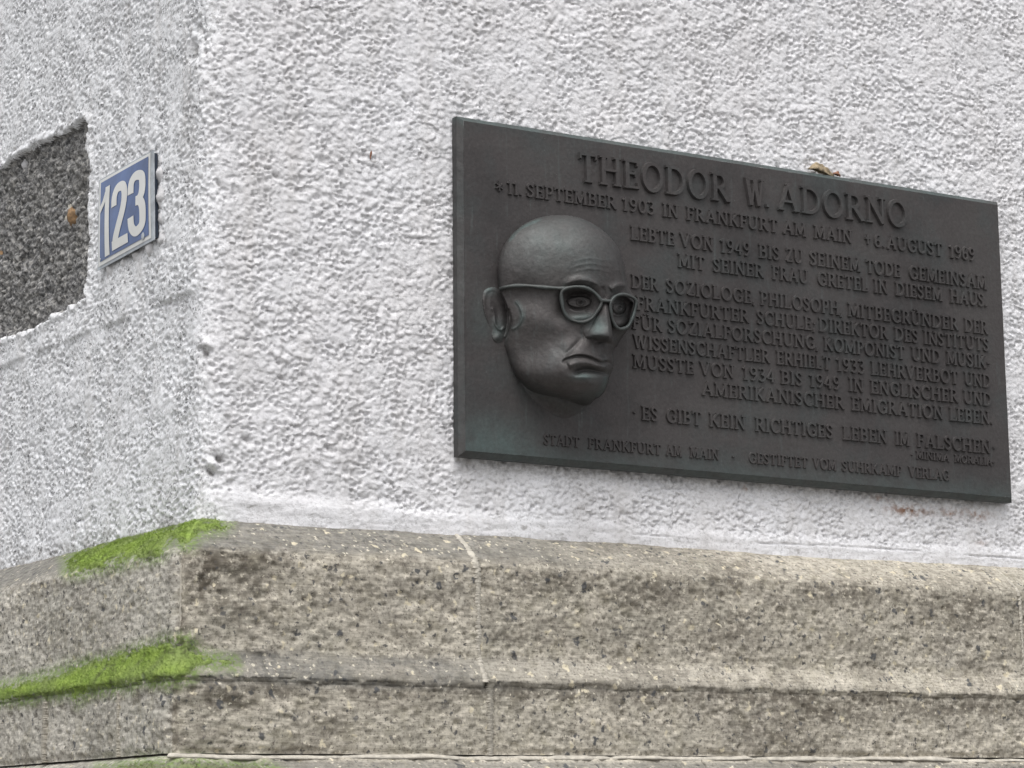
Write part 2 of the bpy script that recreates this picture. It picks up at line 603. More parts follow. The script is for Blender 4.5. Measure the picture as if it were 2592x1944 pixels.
def feature(px, py, depth, rad, asp=1.0, gr=0.0, side='r'):
    P = on_right(px, py) if side == 'r' else on_left(px, py)
    s0 = P[0] if side == 'r' else -P[1]
    q = ((S - s0) / (rad * asp)) ** 2 + ((Z - P[2] + 0.3 * (S - s0)) / rad) ** 2
    w = np.exp(-q * (0.7 + 0.6 * fbm(S * 90, Z * 90, 77, 2)))
    global H, grime_shade
    H = H + depth * w
    if gr: grime_shade = np.maximum(grime_shade, gr * np.clip(w * 1.3 - 0.2, 0, 1))  # colour darkens towards the middle of each chip


for f in ((556, 1160, -0.012, 0.0055, 1.4, 0.9), (528, 1192, -0.009, 0.005, 2.0, 0.8), (535, 1172, 0.007, 0.006, 1.6), (508, 886, -0.010, 0.006, 1.6, 0.8),
          (520, 868, 0.008, 0.008, 1.0), (552, 460, -0.006, 0.004, 1.4, 0.6), (700, 444, -0.006, 0.004, 1.6, 0.4), (820, 405, -0.006, 0.005, 1.3, 0.4),
          (455, 100, -0.010, 0.012, 1.0, 0.5), (480, 50, -0.006, 0.007, 1.6, 0.5), (620, 1110, -0.006, 0.004, 2.0, 0.5), (715, 955, -0.005, 0.004, 1.5, 0.5),
          (745, 955, -0.005, 0.003, 1.5, 0.6), (835, 1135, -0.006, 0.004, 2.4, 0.4), (655, 825, -0.004, 0.004, 2, 0.3), (1000, 395, -0.004, 0.003, 1, 0.2), (510, 120, -0.008, 0.0045, 0.8, 0.7), (505, 85, -0.006, 0.004, 0.8, 0.6)):
    feature(*f)
# raised band on the side wall, with its shadowed lower edge, running to the chip at the corner
def left_line(px0, py0, px1, py1):
    A, B = on_left(px0, py0), on_left(px1, py1)
    return (A[1], A[2]), (B[1], B[2])


(a0, a1), (b0, b1) = left_line(0, 935, 500, 735)
zl = a1 + (b1 - a1) * (-S - a0) / (b0 - a0) + 0.006 * (fbm(S * 20, S * 0, 81, 3) - 0.5)
H = H + left * ((0.0005 + 0.004 * sstep(0.35, 0.65, fbm(S * 14, S * 0, 82, 2))) * sstep(-0.003, 0.005, Z - zl) * sstep(0.12, 0.02, Z - zl) * 1.0)
# bare patch where the roughcast has come off
pp = [(-300, 560), (-60, 448), (0, 427), (60, 385), (100, 362), (150, 340), (190, 318), (206, 303), (222, 298), (228, 330), (226, 380), (233, 430), (231, 480), (224, 520), (228, 560), (224, 610), (220, 655),
      (226, 700), (221, 748), (195, 770), (150, 792), (100, 825), (50, 848), (0, 858), (-60, 880), (-300, 990)]
pl = [on_left(*p) for p in pp]
polyB = [(-p[1], p[2]) for p in pl]
sd = signed(S + 0.020 * (fbm(S * 60, Z * 60, 91, 4) - 0.5), Z + 0.016 * (fbm(S * 60, Z * 60, 92, 4) - 0.5), polyB)
inb = sstep(-0.002, 0.0035, sd)
Hb = -0.013 + 0.014 * (fbm(S * 45, Z * 50, 95, 4) - 0.5) + 0.0064 * lumps(S / 0.012, Z / 0.010, 96, 0.4, 0.8) + 0.003 * Ls
H = H * (1 - inb) + Hb * inb
H = H + left * 0.003 * np.exp(-((sd + 0.006) / 0.006) ** 2) * (1 - inb)
# rust below the plaque, then its shadow painted along the lower edge
rust = np.zeros_like(S)
for px, py, r1, r2, v in ((2300, 1290, 0.045, 0.010, 1.0), (2410, 1296, 0.03, 0.008, 0.8), (2470, 1300, 0.03, 0.009, 0.9), (2230, 1262, 0.03, 0.006, 0.6), (1885, 1232, 0.006, 0.005, 0.9), (1170, 780, 0.012, 0.05, 0.25), (2485, 1372, 0.01, 0.006, 0.6)):
    P = on_right(px, py)
    rust = np.maximum(rust, v * np.exp(-((S - P[0]) / r1) ** 2 - ((Z - P[2]) / r2) ** 2))
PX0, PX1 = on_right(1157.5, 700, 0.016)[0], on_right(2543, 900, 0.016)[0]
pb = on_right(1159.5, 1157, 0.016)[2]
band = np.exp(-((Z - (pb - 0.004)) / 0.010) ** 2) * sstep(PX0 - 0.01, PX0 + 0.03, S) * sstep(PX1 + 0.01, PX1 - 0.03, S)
grime_shade = np.maximum(grime_shade, band * 0.6)  # plaque's contact shadow, put into the wall colour
grime_shade = grime_shade + left * 0.55 * np.clip(sstep(0.022, 0.0, Z - ZA - 0.004) * sstep(-0.02, -0.1, S) * sstep(0.4, 0.6, fbm(S * 40, Z * 40, 99, 3)) * 1.2, 0, 1)
P3 = np.stack([X_ + NX * H, Y_ + NY * H, Z2], -1).reshape(-1, 3)
Fq = grid_faces(len(zv), len(sv))
cen_in = (inb.ravel()[Fq].mean(1) > 0.5)
A_ = {'side': left.ravel(), 'grime_shade': grime_shade.ravel(), 'rust': rust.ravel()}
wall = tag(empty('house_wall', (0, 0, ZA)), 'white roughcast corner of the house above the stone ledge', 'wall')


def child(name, me, parent, mat, origin=None):
    """link a mesh given in world coordinates below a parent"""
    if not me.materials: me.materials.append(mat)
    o = bpy.data.objects.new(name, me)
    COL.objects.link(o)
    o.parent = parent
    base = Vector((0, 0, 0))
    p = parent
    while p is not None:
        base += Vector(p.location)
        p = p.parent
    if origin is None:
        o.location = -base
    else:
        me.transform(Matrix.Translation(-Vector(origin)))
        o.location = Vector(origin) - base
    return o


child('roughcast', submesh('roughcast', P3, Fq, ~cen_in, True, A_), wall, M_ROUGH)
child('bare_mortar_patch', submesh('bare_mortar_patch', P3, Fq, cen_in, True), wall, M_BARE)
del P3, Fq

# ------------------------------------------------------------------ stones stuck in the bare patch
def rock(name, c, r, parent, mat, seed, squash=(1, 1, 1)):
    u = np.linspace(0, math.pi, 12)
    v = np.linspace(0, 2 * math.pi, 18)
    U, Vv = np.meshgrid(u, v, indexing='ij')
    rr = r * (0.72 + 0.5 * vnoise(U * 2.2, Vv * 0 + np.abs(Vv - math.pi) * 1.8, seed))
    pts = np.stack([rr * np.sin(U) * np.cos(Vv) * squash[0], rr * np.sin(U) * np.sin(Vv) * squash[1], rr * np.cos(U) * squash[2]], -1).reshape(-1, 3) + np.array(c)
    return child(name, mesh(name, pts, grid_faces(12, 18)), parent, mat, origin=c)


for k, (px, py, r, mt) in enumerate(((190, 550, 0.014, M_OCHRE), (183, 530, 0.008, M_MORTAR), (172, 556, 0.006, M_MORTAR), (202, 506, 0.005, M_WMORTAR), (66, 418, 0.008, M_WMORTAR), (4, 648, 0.011, M_OCHRE))):
    c = on_left(px, py, -0.013)
    rock('embedded_stone', tuple(c), r, wall, mt, 300 + k, (0.8, 1.1, 1.2))

def zz1(pts): return [(x / 2.23, 1200 + y / 2.23) for x, y in pts]


MOSS = [(zz1([(372, 490), (470, 425), (640, 368), (800, 330), (940, 294), (1090, 238), (1180, 226), (1240, 245), (1300, 290), (1250, 322), (1130, 345), (1065, 405), (1020, 412), (985, 365), (930, 430), (905, 475), (720, 492), (560, 542), (400, 572), (368, 540)]), (-0.2722, -0.345), 0.0,
         'thick green moss cushion on the top slope of the ledge directly under the white wall'),
        (zz1([(-160, 1215), (0, 1190), (180, 1160), (330, 1118), (480, 1060), (640, 1020), (830, 968), (940, 936), (1050, 918), (1085, 960), (1150, 1008), (1330, 1055), (1340, 1080), (1180, 1087), (1105, 1097), (1090, 1152), (1000, 1166), (860, 1182), (700, 1206), (520, 1236), (440, 1290), (400, 1255), (220, 1262), (0, 1290), (-160, 1310)]), (-0.43, -0.515), 0.0,
         'long bright green moss strip on the middle slope of the ledge, left of the corner'),
        (zz1([(560, 1665), (640, 1648), (780, 1630), (900, 1616), (1020, 1612), (1150, 1625), (1300, 1640), (1500, 1650), (1620, 1700), (1600, 1850), (500, 1850)]), (-0.588, -0.66), 0.55,
         'pale grey-green moss along the bottom edge of the photo below the ledge corner')]
MOSS_POLYS = [m_[0] for m_ in MOSS]

# ------------------------------------------------------------------ stone ledge
PROF = [(-0.032, -0.262), (-0.012, -0.268), (0.0, -0.2735), (0.030, -0.293), (0.056, -0.316), (0.062, -0.324), (0.0635, -0.335), (0.064, -0.39), (0.0645, -0.449),
        (0.066, -0.457), (0.072, -0.468), (0.080, -0.4795), (0.0845, -0.4855), (0.085, -0.490), (0.0826, -0.4925), (0.0818, -0.4935), (0.0812, -0.4965), (0.0808, -0.502), (0.081, -0.55), (0.081, -0.585)]
PROF3 = [(0.076, -0.587), (0.086, -0.592), (0.108, -0.609), (0.130, -0.634), (0.134, -0.643), (0.132, -0.80), (0.132, -0.95)]


def resample(prof, step):
    P = np.array(prof)
    L = np.concatenate([[0], np.cumsum(np.hypot(*np.diff(P, axis=0).T))])
    q = np.linspace(0, L[-1], max(3, int(L[-1] / step)))
    return q, np.interp(q, L, P[:, 0]), np.interp(q, L, P[:, 1])


def ledge_xy(S, P):
    Pe = P - 0.008 * np.exp(-(S / 0.010) ** 2) * sstep(0.0, 0.04, P)
    k = np.clip(1 - np.abs(S) / 0.3, 0, 1)
    along = np.abs(S) - Pe * k
    x = np.where(S >= 0, along, -Pe)
    y = np.where(S >= 0, -Pe, along)
    return x, y


def gauss_px(PX, PY, items):
    o = np.zeros_like(PX)
    for px, py, rx, ry, v in items:
        o = np.maximum(o, v * np.exp(-((PX - px) / rx) ** 2 - ((PY - py) / ry) ** 2))
    return o


def ledge_surface(S, Pp, Zp):
    """world points, displaced, and masks for a patch of the ledge"""
    x, y = ledge_xy(S, Pp)
    side = np.where(S < 0, 1.0, 0.0)
    slope = np.clip(sstep(-0.27, -0.275, Zp) * sstep(-0.322, -0.312, Zp) + sstep(-0.452, -0.462, Zp) * sstep(-0.490, -0.484, Zp), 0, 1)
    face = 1 - slope
    amp = 0.35 + 0.65 * face
    h = amp * (0.0040 * (fbm(S * 30, Zp * 34, 111, 4) - 0.5) + 0.0024 * (fbm(S * 110, Zp * 120, 112, 3) - 0.5)) + 0.006 * (fbm(S * 5, Zp * 5, 113, 2) - 0.5)
    # pits and knocked-out grains
    pk = lumps(S / 0.022, Zp / 0.018, 121, 0.12, 0.34)
    h = h - face * 0.0042 * pk * (h2(np.floor(S / 0.03), np.floor(Zp / 0.03), 5) > 0.35) - face * 0.0022 * lumps(S / 0.010, Zp / 0.009, 123, 0.15, 0.4)
    h = h + face * 0.0022 * lumps(S / 0.014, Zp / 0.012, 125, 0.1, 0.35)
    # worn corner region right of the arris
    worn = np.exp(-((S - 0.09) / 0.11) ** 2) * face * (S > -0.02)
    h = h + worn * 0.012 * (fbm(S * 24, Zp * 30, 131, 4) - 0.55)
    # ragged arris under the cove
    rag = np.exp(-((Zp + 0.490) / 0.006) ** 2)
    h = h - rag * 0.0030 * sstep(0.40, 0.62, fbm(S * 45, Zp * 30, 141, 4)) - 0.002 * rag
    h = h - 0.006 * np.exp(-((Zp + 0.583) / 0.004) ** 2) * fbm(S * 20, Zp * 0, 143, 3)
    nx = np.where(S >= 0, 0.0, -1.0)
    ny = np.where(S >= 0, -1.0, 0.0)
    cw = np.exp(-(S / 0.006) ** 2)
    nx, ny = nx * (1 - cw) - 0.707 * cw, ny * (1 - cw) - 0.707 * cw
    zz = Zp + np.where(slope > 0.3, h * 0.7, 0) + (0.0035 * (fbm(S * 16, Zp * 0 + 2, 151, 3) - 0.5)) * rag * 2
    P = np.stack([x + nx * h, y + ny * h, zz], -1)
    return P, side, slope


def ledge_masks(P, S, Zp, slope, side):
    PX, PY = project(P.reshape(-1, 3))
    PX, PY = PX.reshape(S.shape), PY.reshape(S.shape)
    n1 = fbm(S * 12, Zp * 22, 161, 4)
    dirt_shade = 0.45 * sstep(0.46, 0.64, n1) * (S > 0) + 0.35 * sstep(0.46, 0.64, n1) * (S <= 0)
    dirt_shade = np.maximum(dirt_shade, gauss_px(PX, PY, [(640, 1480, 90, 60, .8), (520, 1450, 60, 95, 1.3), (600, 1420, 60, 40, 1.2), (690, 1405, 60, 35, 1.2), (600, 1530, 120, 60, .8), (880, 1500, 110, 55, .6), (1020, 1430, 80, 30, .7), (860, 1410, 40, 30, .7),
                                              (1400, 1470, 160, 50, .75), (1660, 1500, 180, 60, .8), (1850, 1460, 110, 55, .9), (1850, 1600, 110, 70, .7), (2120, 1500, 190, 45, .8), (2450, 1540, 190, 80, .8),
                                              (1950, 1850, 140, 90, .8), (2080, 1800, 200, 40, .9), (2450, 1790, 250, 35, .9), (560, 1770, 110, 35, .95), (690, 1750, 110, 25, .85), (1150, 1745, 140, 16, .8), (1500, 1755, 200, 22, .9),
                                              (60, 1480, 160, 18, .6), (440, 1860, 60, 50, .6), (520, 1850, 60, 60, .55)]))
    under = 0.85 * np.exp(-((Zp + 0.500) / 0.014) ** 2) * sstep(0.25, 0.6, fbm(S * 18, Zp * 40, 171, 3))  # soiling and shadow below the arris, both put into the colour
    dirt_shade = np.maximum(dirt_shade, under)
    dirt_shade = np.maximum(dirt_shade, 0.9 * np.exp(-((S - 0.004) / 0.012) ** 2) * (S > -0.006) * sstep(0.3, 0.6, fbm(S * 20, Zp * 30, 172, 3)))
    g1 = np.clip(sstep(-0.27, -0.275, Zp) * sstep(-0.328, -0.308, Zp + 0.014 * (fbm(S * 16, Zp * 16, 181, 3) - 0.5)), 0, 1)
    g1 = g1 * np.where(S < 0, 1.0, sstep(0.95, 0.25, S)) * (0.70 + 0.30 * sstep(0.3, 0.7, fbm(S * 14, Zp * 40, 182, 3)))
    g2 = np.clip(sstep(-0.446, -0.458, Zp + 0.010 * (fbm(S * 14, Zp * 14, 183, 3) - 0.5)) * sstep(-0.506, -0.490, Zp), 0, 1)
    g2 = g2 * np.where(S < 0, 0.75, sstep(0.95, 0.15, S) * 0.8) * (0.55 + 0.45 * sstep(0.3, 0.7, fbm(S * 12, Zp * 40, 184, 3)))
    grey = np.clip(1.25 * np.maximum(g1, g2), 0, 0.95)
    grey = np.maximum(grey, 0.75 * sstep(-0.591, -0.598, Zp))
    gm = np.zeros_like(S)
    near = (np.abs(S) < 1.0) & (S < 0.5)
    if near.any():
        for mp_ in MOSS_POLYS:
            sdp = signed(PX[near], PY[near], mp_)
            v = np.zeros_like(S)
            v[near] = sstep(-34, 4, sdp + 26 * (fbm(S[near] * 30, Zp[near] * 30, 191, 3) - 0.5))
            gm = np.maximum(gm, v)
    return dirt_shade, grey, gm


ledge = tag(empty('stone_ledge', (0, 0, -0.6)), 'weathered stepped stone ledge running round the house corner below the white wall', 'ledge')
JOINTS_UP = [-2.2, 0.0]
vis = 0.0022


def s_of(px, py, off):
    P = on_right(px, py, off)
    return P[0]


def make_block(s0, s1, prof, name='stone_block', gap=0.0022, crown=None):
    q, pr, zr = resample(prof, 0.0022 if crown is None else 0.006)
    lo, hi = s0 + gap, s1 - gap
    if lo > 1.9 or hi < -0.9: st = 0.02
    else: st = 0.0024
    if st == 0.0024 and hi > 1.8:
        sv_ = axis(lo, hi, lo, 1.76, st)
        sv_ = sv_[(sv_ >= lo) & (sv_ <= hi)]
    elif st == 0.0024 and lo < -0.8:
        sv_ = axis(lo, hi, -0.74, hi, st * 1.2)
        sv_ = sv_[(sv_ >= lo) & (sv_ <= hi)]
    else:
        sv_ = np.linspace(lo, hi, max(4, int((hi - lo) / st)))
    SS, PP = np.meshgrid(sv_, pr)
    _, ZZ = np.meshgrid(sv_, zr)
    P, side, slope = ledge_surface(SS, PP, ZZ)
    dirt_shade, grey, gm = ledge_masks(P, SS, ZZ, slope, side)
    # ends turn into the joint
    nr, nc = SS.shape
    d = np.zeros_like(P)
    for e, w in ((0, 0.02), (nc - 1, 0.02)):
        col = P[:, e].copy()
        col[:, 0] += np.where(SS[:, e] >= 0, 0, w)
        col[:, 1] += np.where(SS[:, e] >= 0, w, 0)
        if e == 0: first = col
        else: last = col
    P = np.concatenate([first[:, None], P, last[:, None]], 1)
    ext = lambda a: np.concatenate([a[:, :1], a, a[:, -1:]], 1)
    at = {'side': ext(side).ravel(), 'dirt_shade': ext(dirt_shade).ravel(), 'grey': ext(grey).ravel(), 'green': ext(gm).ravel()}
    me = mesh(name, P.reshape(-1, 3), grid_faces(P.shape[0], P.shape[1]), True, at)
    return child(name, me, ledge, M_STONE)


K = next(i for i, p in enumerate(PROF) if p[1] < -0.4930)
UP_, LOW_ = PROF[:K] + [(0.0818, -0.4934)], PROF[K:]
LOW_[0] = (0.0817, -0.4936)
sU = s_of(1210, 1560, 0.064)
sL = s_of(1241, 1830, 0.081)
sR = s_of(2583, 1560, 0.064)
lj1 = -on_left(300, 1850, 0.081)[1]
lj2 = -on_left(112, 1840, 0.081)[1]
lj3 = -on_left(135, 1745, 0.075)[1]
for a, b in ((-2.2, 0.0), (0.0, sU), (sU, sR), (sR, 2.5), (2.5, 3.6)):
    make_block(a, b, UP_)
for a, b in ((-2.2, lj2), (lj2, lj1), (lj1, 0.0), (0.0, sL), (sL, sR + 0.03), (sR + 0.03, 3.6)):
    make_block(a, b, LOW_, gap=0.0016)
for a, b in ((-2.2, -0.9), (-0.9, 0.0), (0.0, 0.75), (0.75, 1.7), (1.7, 3.6)):
    make_block(a, b, PROF3, gap=0.0016)
zz = -0.952
while zz > GZ:
    for a, b in ((-2.2, -1.2), (-1.2, 0.0), (0.0, 0.9), (0.9, 2.0), (2.0, 3.6)):
        make_block(a, b, [(0.12, zz), (0.134, zz - 0.006), (0.134, zz - 0.34), (0.12, zz - 0.348)], crown=1)
    zz -= 0.35


def core():
    prof = [(-0.04, -0.285), (0.02, -0.315), (0.054, -0.345), (0.054, GZ)]
    V, Fl = [], []
    for p, z in prof:
        V += [(3.6, -p, z), (-p, -p, z), (-p, 2.2, z)]
    for r in range(3):
        for c in range(2):
            a = r * 3 + c
            Fl.append((a, a + 1, a + 4, a + 3))
    child('mortar_core', poly_mesh('mortar_core', V, Fl), ledge, M_MORTAR)


core()


def joint_strip(path, w, name='mortar_joint', mat=None, lift=0.0):
    """mortar that fills an upright joint; path holds (s, p, z)"""
    P = catmull(path, 24)
    n = len(P)
    rows = []
    for k in range(n):
        s, p, z = P[k]
        t = k / n
        ww = w * (0.75 + 0.5 * vnoise(np.array(k * 0.13), np.array(3.0), 5))
        wob = 0.0035 * (float(fbm(np.array(k * 0.06), np.array(1.0), 7, 3)) - 0.5)
        for a, dp in ((-1.0, -0.008), (-0.85, 0.0010), (-0.3, 0.0034), (0.3, 0.0032), (0.8, 0.0008), (1.0, -0.008)):
            hh = dp + lift + 0.0012 * (float(vnoise(np.array(k * 0.5), np.array(a * 2.0), 9)) - 0.5)
            ss = s + a * ww + wob
            if s >= 0: rows.append((ss, -(p + hh), z))
            else: rows.append((-(p + hh), -ss, z))
    me = mesh(name, np.array(rows), grid_faces(n, 6), True)
    return child(name, me, ledge, mat or M_MORTAR)


def prof_path(s_at, prof, z0, z1):
    P = np.array(prof)
    out = []
    for z in np.linspace(z0, z1, 40):
        p = np.interp(-z, -P[:, 1], P[:, 0])
        out.append((s_at(z), p, z))
    return out


kf = lambda s: s
joint_strip(prof_path(lambda z: s_of(1180, 1360, 0.03) + (sU - s_of(1180, 1360, 0.03)) * min(1, (ZA - z) / 0.05), PROF, ZA - 0.001, -0.487), 0.0062)
joint_strip(prof_path(lambda z: sL, PROF, -0.489, -0.586), 0.0060)
joint_strip(prof_path(lambda z: sR, PROF, ZA - 0.001, -0.487), 0.0034)
joint_strip(prof_path(lambda z: sR + 0.03, PROF, -0.489, -0.586), 0.0034)
for s in (lj1, lj2):
    joint_strip(prof_path(lambda z: s, PROF, -0.500, -0.585), 0.0028 if s == lj1 else 0.006)
# white blobs of old paint on the main joint
# bedding joint between the courses, and the bed under the lower course
for prof_z, p0, w in ((-0.5885, 0.084, 0.0032),):
    for sgn in (1,):
        ss = np.linspace(0.001, 1.75 if sgn > 0 else 0.8, 500)
        rows = []
        for a, dp in ((-1.0, -0.008), (-0.7, -0.0015), (0.0, 0.001), (0.8, 0.003), (1.3, -0.004)):
            hh = dp + 0.016 * (fbm(ss * 35, ss * 0 + 3, 211, 4) - 0.58)
            k = np.clip(1 - ss / 0.3, 0, 1)
            pe = p0 + hh
            al = ss - pe * k
            zz_ = prof_z - a * w * (0.7 + 0.6 * fbm(ss * 15, ss * 0, 212, 3)) + 0.006 * (fbm(ss * 11, ss * 0, 213, 4) - 0.5)
            rows.append(np.stack([al, -pe, zz_] if sgn > 0 else [-pe, al, zz_], -1))
        G_ = np.array(rows)
        child('bedding_joint', mesh('bedding_joint', G_.reshape(-1, 3), grid_faces(5, 500), True), ledge, M_MORTAR)

# ------------------------------------------------------------------ moss cushions on the ledge


for mi, (poly, zr, gr, lab) in enumerate(MOSS):
    P2 = [p for p in (PROF3 if mi == 2 else PROF)]
    q, pr, zr_ = resample(P2, 0.0014)
    m = (zr_ <= zr[0]) & (zr_ >= zr[1])
    pr, zr_ = pr[m], zr_[m]
    sv_ = np.arange(-0.78, 0.30, 0.0016)
    SS, PP = np.meshgrid(sv_, pr)
    _, ZZ = np.meshgrid(sv_, zr_)
    P, side, slope = ledge_surface(SS, PP, ZZ)
    PX, PY = project(P.reshape(-1, 3))
    PX = PX + 26 * (fbm(SS * 60, ZZ * 60, 221, 4).ravel() - 0.5)
    PY = PY + 20 * (fbm(SS * 60, ZZ * 60, 222, 4).ravel() - 0.5)
    sdm = signed(PX, PY, poly).reshape(SS.shape)
    w = sstep(-6, 26, sdm)
    w = w * sstep(0.34, 0.56, fbm(SS * 80, ZZ * 110, 224, 4) + 0.0075 * sdm)
    hgt = -0.0010 + w * (0.0016 + 0.0022 * fbm(SS * 50, ZZ * 70, 223, 3) + 0.0016 * lumps(SS / 0.006, ZZ / 0.005, 225))
    nx = np.where(SS >= 0, 0.0, -1.0)
    ny = np.where(SS >= 0, -1.0, 0.0)
    nz = 0.7 * np.ones_like(nx)
    P = P + np.stack([nx, ny, nz], -1) * hgt[..., None] * 0.82
    Fm = grid_faces(*SS.shape)
    wk = w.ravel()[Fm].max(1) > 0.02
    Vm = P.reshape(-1, 3)
    # short upright fibres
    cand = np.nonzero(w.ravel() > 0.12)[0]
    pick = rng.choice(cand, min(len(cand), 15000 if mi < 2 else 6000))
    base = Vm[pick] + rng.normal(0, 0.0006, (len(pick), 3))
    nn = np.stack([nx.ravel()[pick], ny.ravel()[pick], nz.ravel()[pick]], -1) + rng.normal(0, 0.45, (len(pick), 3))
    nn /= np.linalg.norm(nn, axis=1)[:, None]
    tt = np.cross(nn, rng.normal(0, 1, (len(pick), 3)))
    tt /= np.linalg.norm(tt, axis=1)[:, None]
    Lh = rng.uniform(0.0010, 0.0034, len(pick))[:, None]
    used_F = Fm[wk]
    used = np.unique(used_F)
    idx = np.full(len(Vm), -1)
    idx[used] = np.arange(len(used))
    V1 = Vm[used]
    k0 = len(V1)
    tri = np.concatenate([base - tt * 0.0004, base + tt * 0.0004, base + nn * Lh], 0)
    n_ = len(pick)
    Ft = np.stack([np.arange(n_), np.arange(n_) + n_, np.arange(n_) + 2 * n_, np.arange(n_) + 2 * n_], 1) + k0
    Vall = np.concatenate([V1, tri], 0)
    # quads then triangles: make two-part mesh through loop arrays
    me = bpy.data.meshes.new('moss')
    quads = idx[used_F]
    lt = np.concatenate([np.full(len(quads), 4), np.full(n_, 3)]).astype(np.int32)
    li = np.concatenate([quads.ravel(), Ft[:, :3].ravel()]).astype(np.int32)
    me.vertices.add(len(Vall)); me.vertices.foreach_set('co', Vall.astype(np.float32).ravel())
    me.loops.add(len(li)); me.loops.foreach_set('vertex_index', li)
    me.polygons.add(len(lt))
    me.polygons.foreach_set('loop_start', np.concatenate([[0], np.cumsum(lt)[:-1]]).astype(np.int32))
    me.polygons.foreach_set('loop_total', lt)
    me.polygons.foreach_set('use_smooth', np.concatenate([np.ones(len(quads), bool), np.zeros(n_, bool)]))
    me.update(calc_edges=True)
    at = me.attributes.new('grey', 'FLOAT', 'POINT')
    edge_ = np.concatenate([np.clip(gr + 0.6 * (1 - w.ravel()[used]), 0, 1), np.full(3 * n_, gr)])
    at.data.foreach_set('value', edge_.astype(np.float32))
    me.materials.append(M_MOSS)
    ob = bpy.data.objects.new('moss', me)
    COL.objects.link(ob)
    tag(ob, lab, 'moss', None, 'stuff')

# ------------------------------------------------------------------ bronze memorial plaque
RIM, FRONT, BEV = 0.016, 0.0235, 0.0075
ptl, ptr = on_right(1155.3, 294.2, RIM), on_right(2524.7, 511.7, RIM)
pbr, pbl = on_right(2561, 1273, RIM), on_right(1160, 1154.5, RIM)
x0, x1 = (ptl[0] + pbl[0]) / 2, (ptr[0] + pbr[0]) / 2
plaque = tag(empty('memorial_plaque', (x0, -RIM, pbl[2])), 'large dark bronze memorial plaque with raised lettering and a bald man\'s portrait in glasses', 'plaque')


def plaque_plate():
    c = [(ptl[0], ptl[2]), (ptr[0], ptr[2]), (pbr[0], pbr[2]), (pbl[0], pbl[2])]
    ins = []
    for (x, z), (dx, dz) in zip(c, ((1, -1), (-1, -1), (-1, 1), (1, 1))):
        ins.append((x + dx * BEV, z + dz * BEV))
    body_v, body_f = [], []
    nx_, nz_ = 60, 30
    for j in range(nz_ + 1):
        for i in range(nx_ + 1):
            u, v = i / nx_, j / nz_
            top = np.array(ins[0]) * (1 - u) + np.array(ins[1]) * u
            bot = np.array(ins[3]) * (1 - u) + np.array(ins[2]) * u
            p = top * (1 - v) + bot * v
            ed = min(u, 1 - u, v, 1 - v)
            d = 0.0012 * (float(fbm(np.array(p[0] * 7), np.array(p[1] * 7), 231, 3)) - 0.5) * min(1, ed * 12)
            body_v.append((p[0], -FRONT - d, p[1]))
    for j in range(nz_):
        for i in range(nx_):
            a = j * (nx_ + 1) + i
            body_f.append((a, a + nx_ + 1, a + nx_ + 2, a + 1))
    me = mesh('plate', np.array(body_v), np.array(body_f), True, {'verdigris': np.array([min(1, 0.40 * math.exp(-((v[2] - pbl[2]) / 0.025) ** 2) + 0.6 * math.exp(-((v[0] - pbl[0] - 0.05) / 0.07) ** 2 - ((v[2] - pbl[2] - 0.03) / 0.035) ** 2) + 0.5 * math.exp(-((v[0] - pbl[0] - 0.035) / 0.012) ** 2 - ((v[2] - pbl[2] - 0.20) / 0.04) ** 2)) for v in body_v])})
    child('plate', me, plaque, M_BRONZE)
    V, Fl = [], []
    rings = [(ins, -FRONT + 0.0002), (c, -RIM), (c, -0.004)]
    nseg = 40
    for pts, y in rings:
        for e in range(4):
            A, B = np.array(pts[e]), np.array(pts[(e + 1) % 4])
            for k in range(nseg):
                t = k / nseg
                p = A * (1 - t) + B * t
                jx = 0.0006 * (random.random() - 0.5) if 0 < k else 0
                V.append((p[0] + (jx if e % 2 else 0), y, p[1] + (0 if e % 2 else jx)))
    m_ = 4 * nseg
    for r_ in range(2):
        for k in range(m_):
            a, b2 = r_ * m_ + k, r_ * m_ + (k + 1) % m_
            Fl.append((a, b2, b2 + m_, a + m_))
    me = poly_mesh('bevelled_rim', V, Fl)
    at = me.attributes.new('verdigris', 'FLOAT', 'POINT')
    ed = [(0.55, 0.08, 0.40, 0.12)[(k % m_) // nseg] for k in range(len(V))]
    at.data.foreach_set('value', np.array(ed, np.float32))
    child('bevelled_rim', me, plaque, M_BRONZE)


plaque_plate()

# lettering: every glyph is a set of strokes with a bevelled section
T_, t_ = 0.165, 0.095


def arc(cx, cy, rx, ry, a0, a1, n=14):
    return [(cx + rx * math.cos(R(a0 + (a1 - a0) * k / n)), cy + ry * math.sin(R(a0 + (a1 - a0) * k / n))) for k in range(n + 1)]


def stem(x, y0=0.0, y1=1.0, w=T_, sb=True, st=True):
    s = [([(x, y0), (x, y1)], w)]
    if sb: s.append(([(x - 0.15, y0 + 0.03), (x + 0.15, y0 + 0.03)], 0.075))
    if st: s.append(([(x - 0.15, y1 - 0.03), (x + 0.15, y1 - 0.03)], 0.075))
    return s


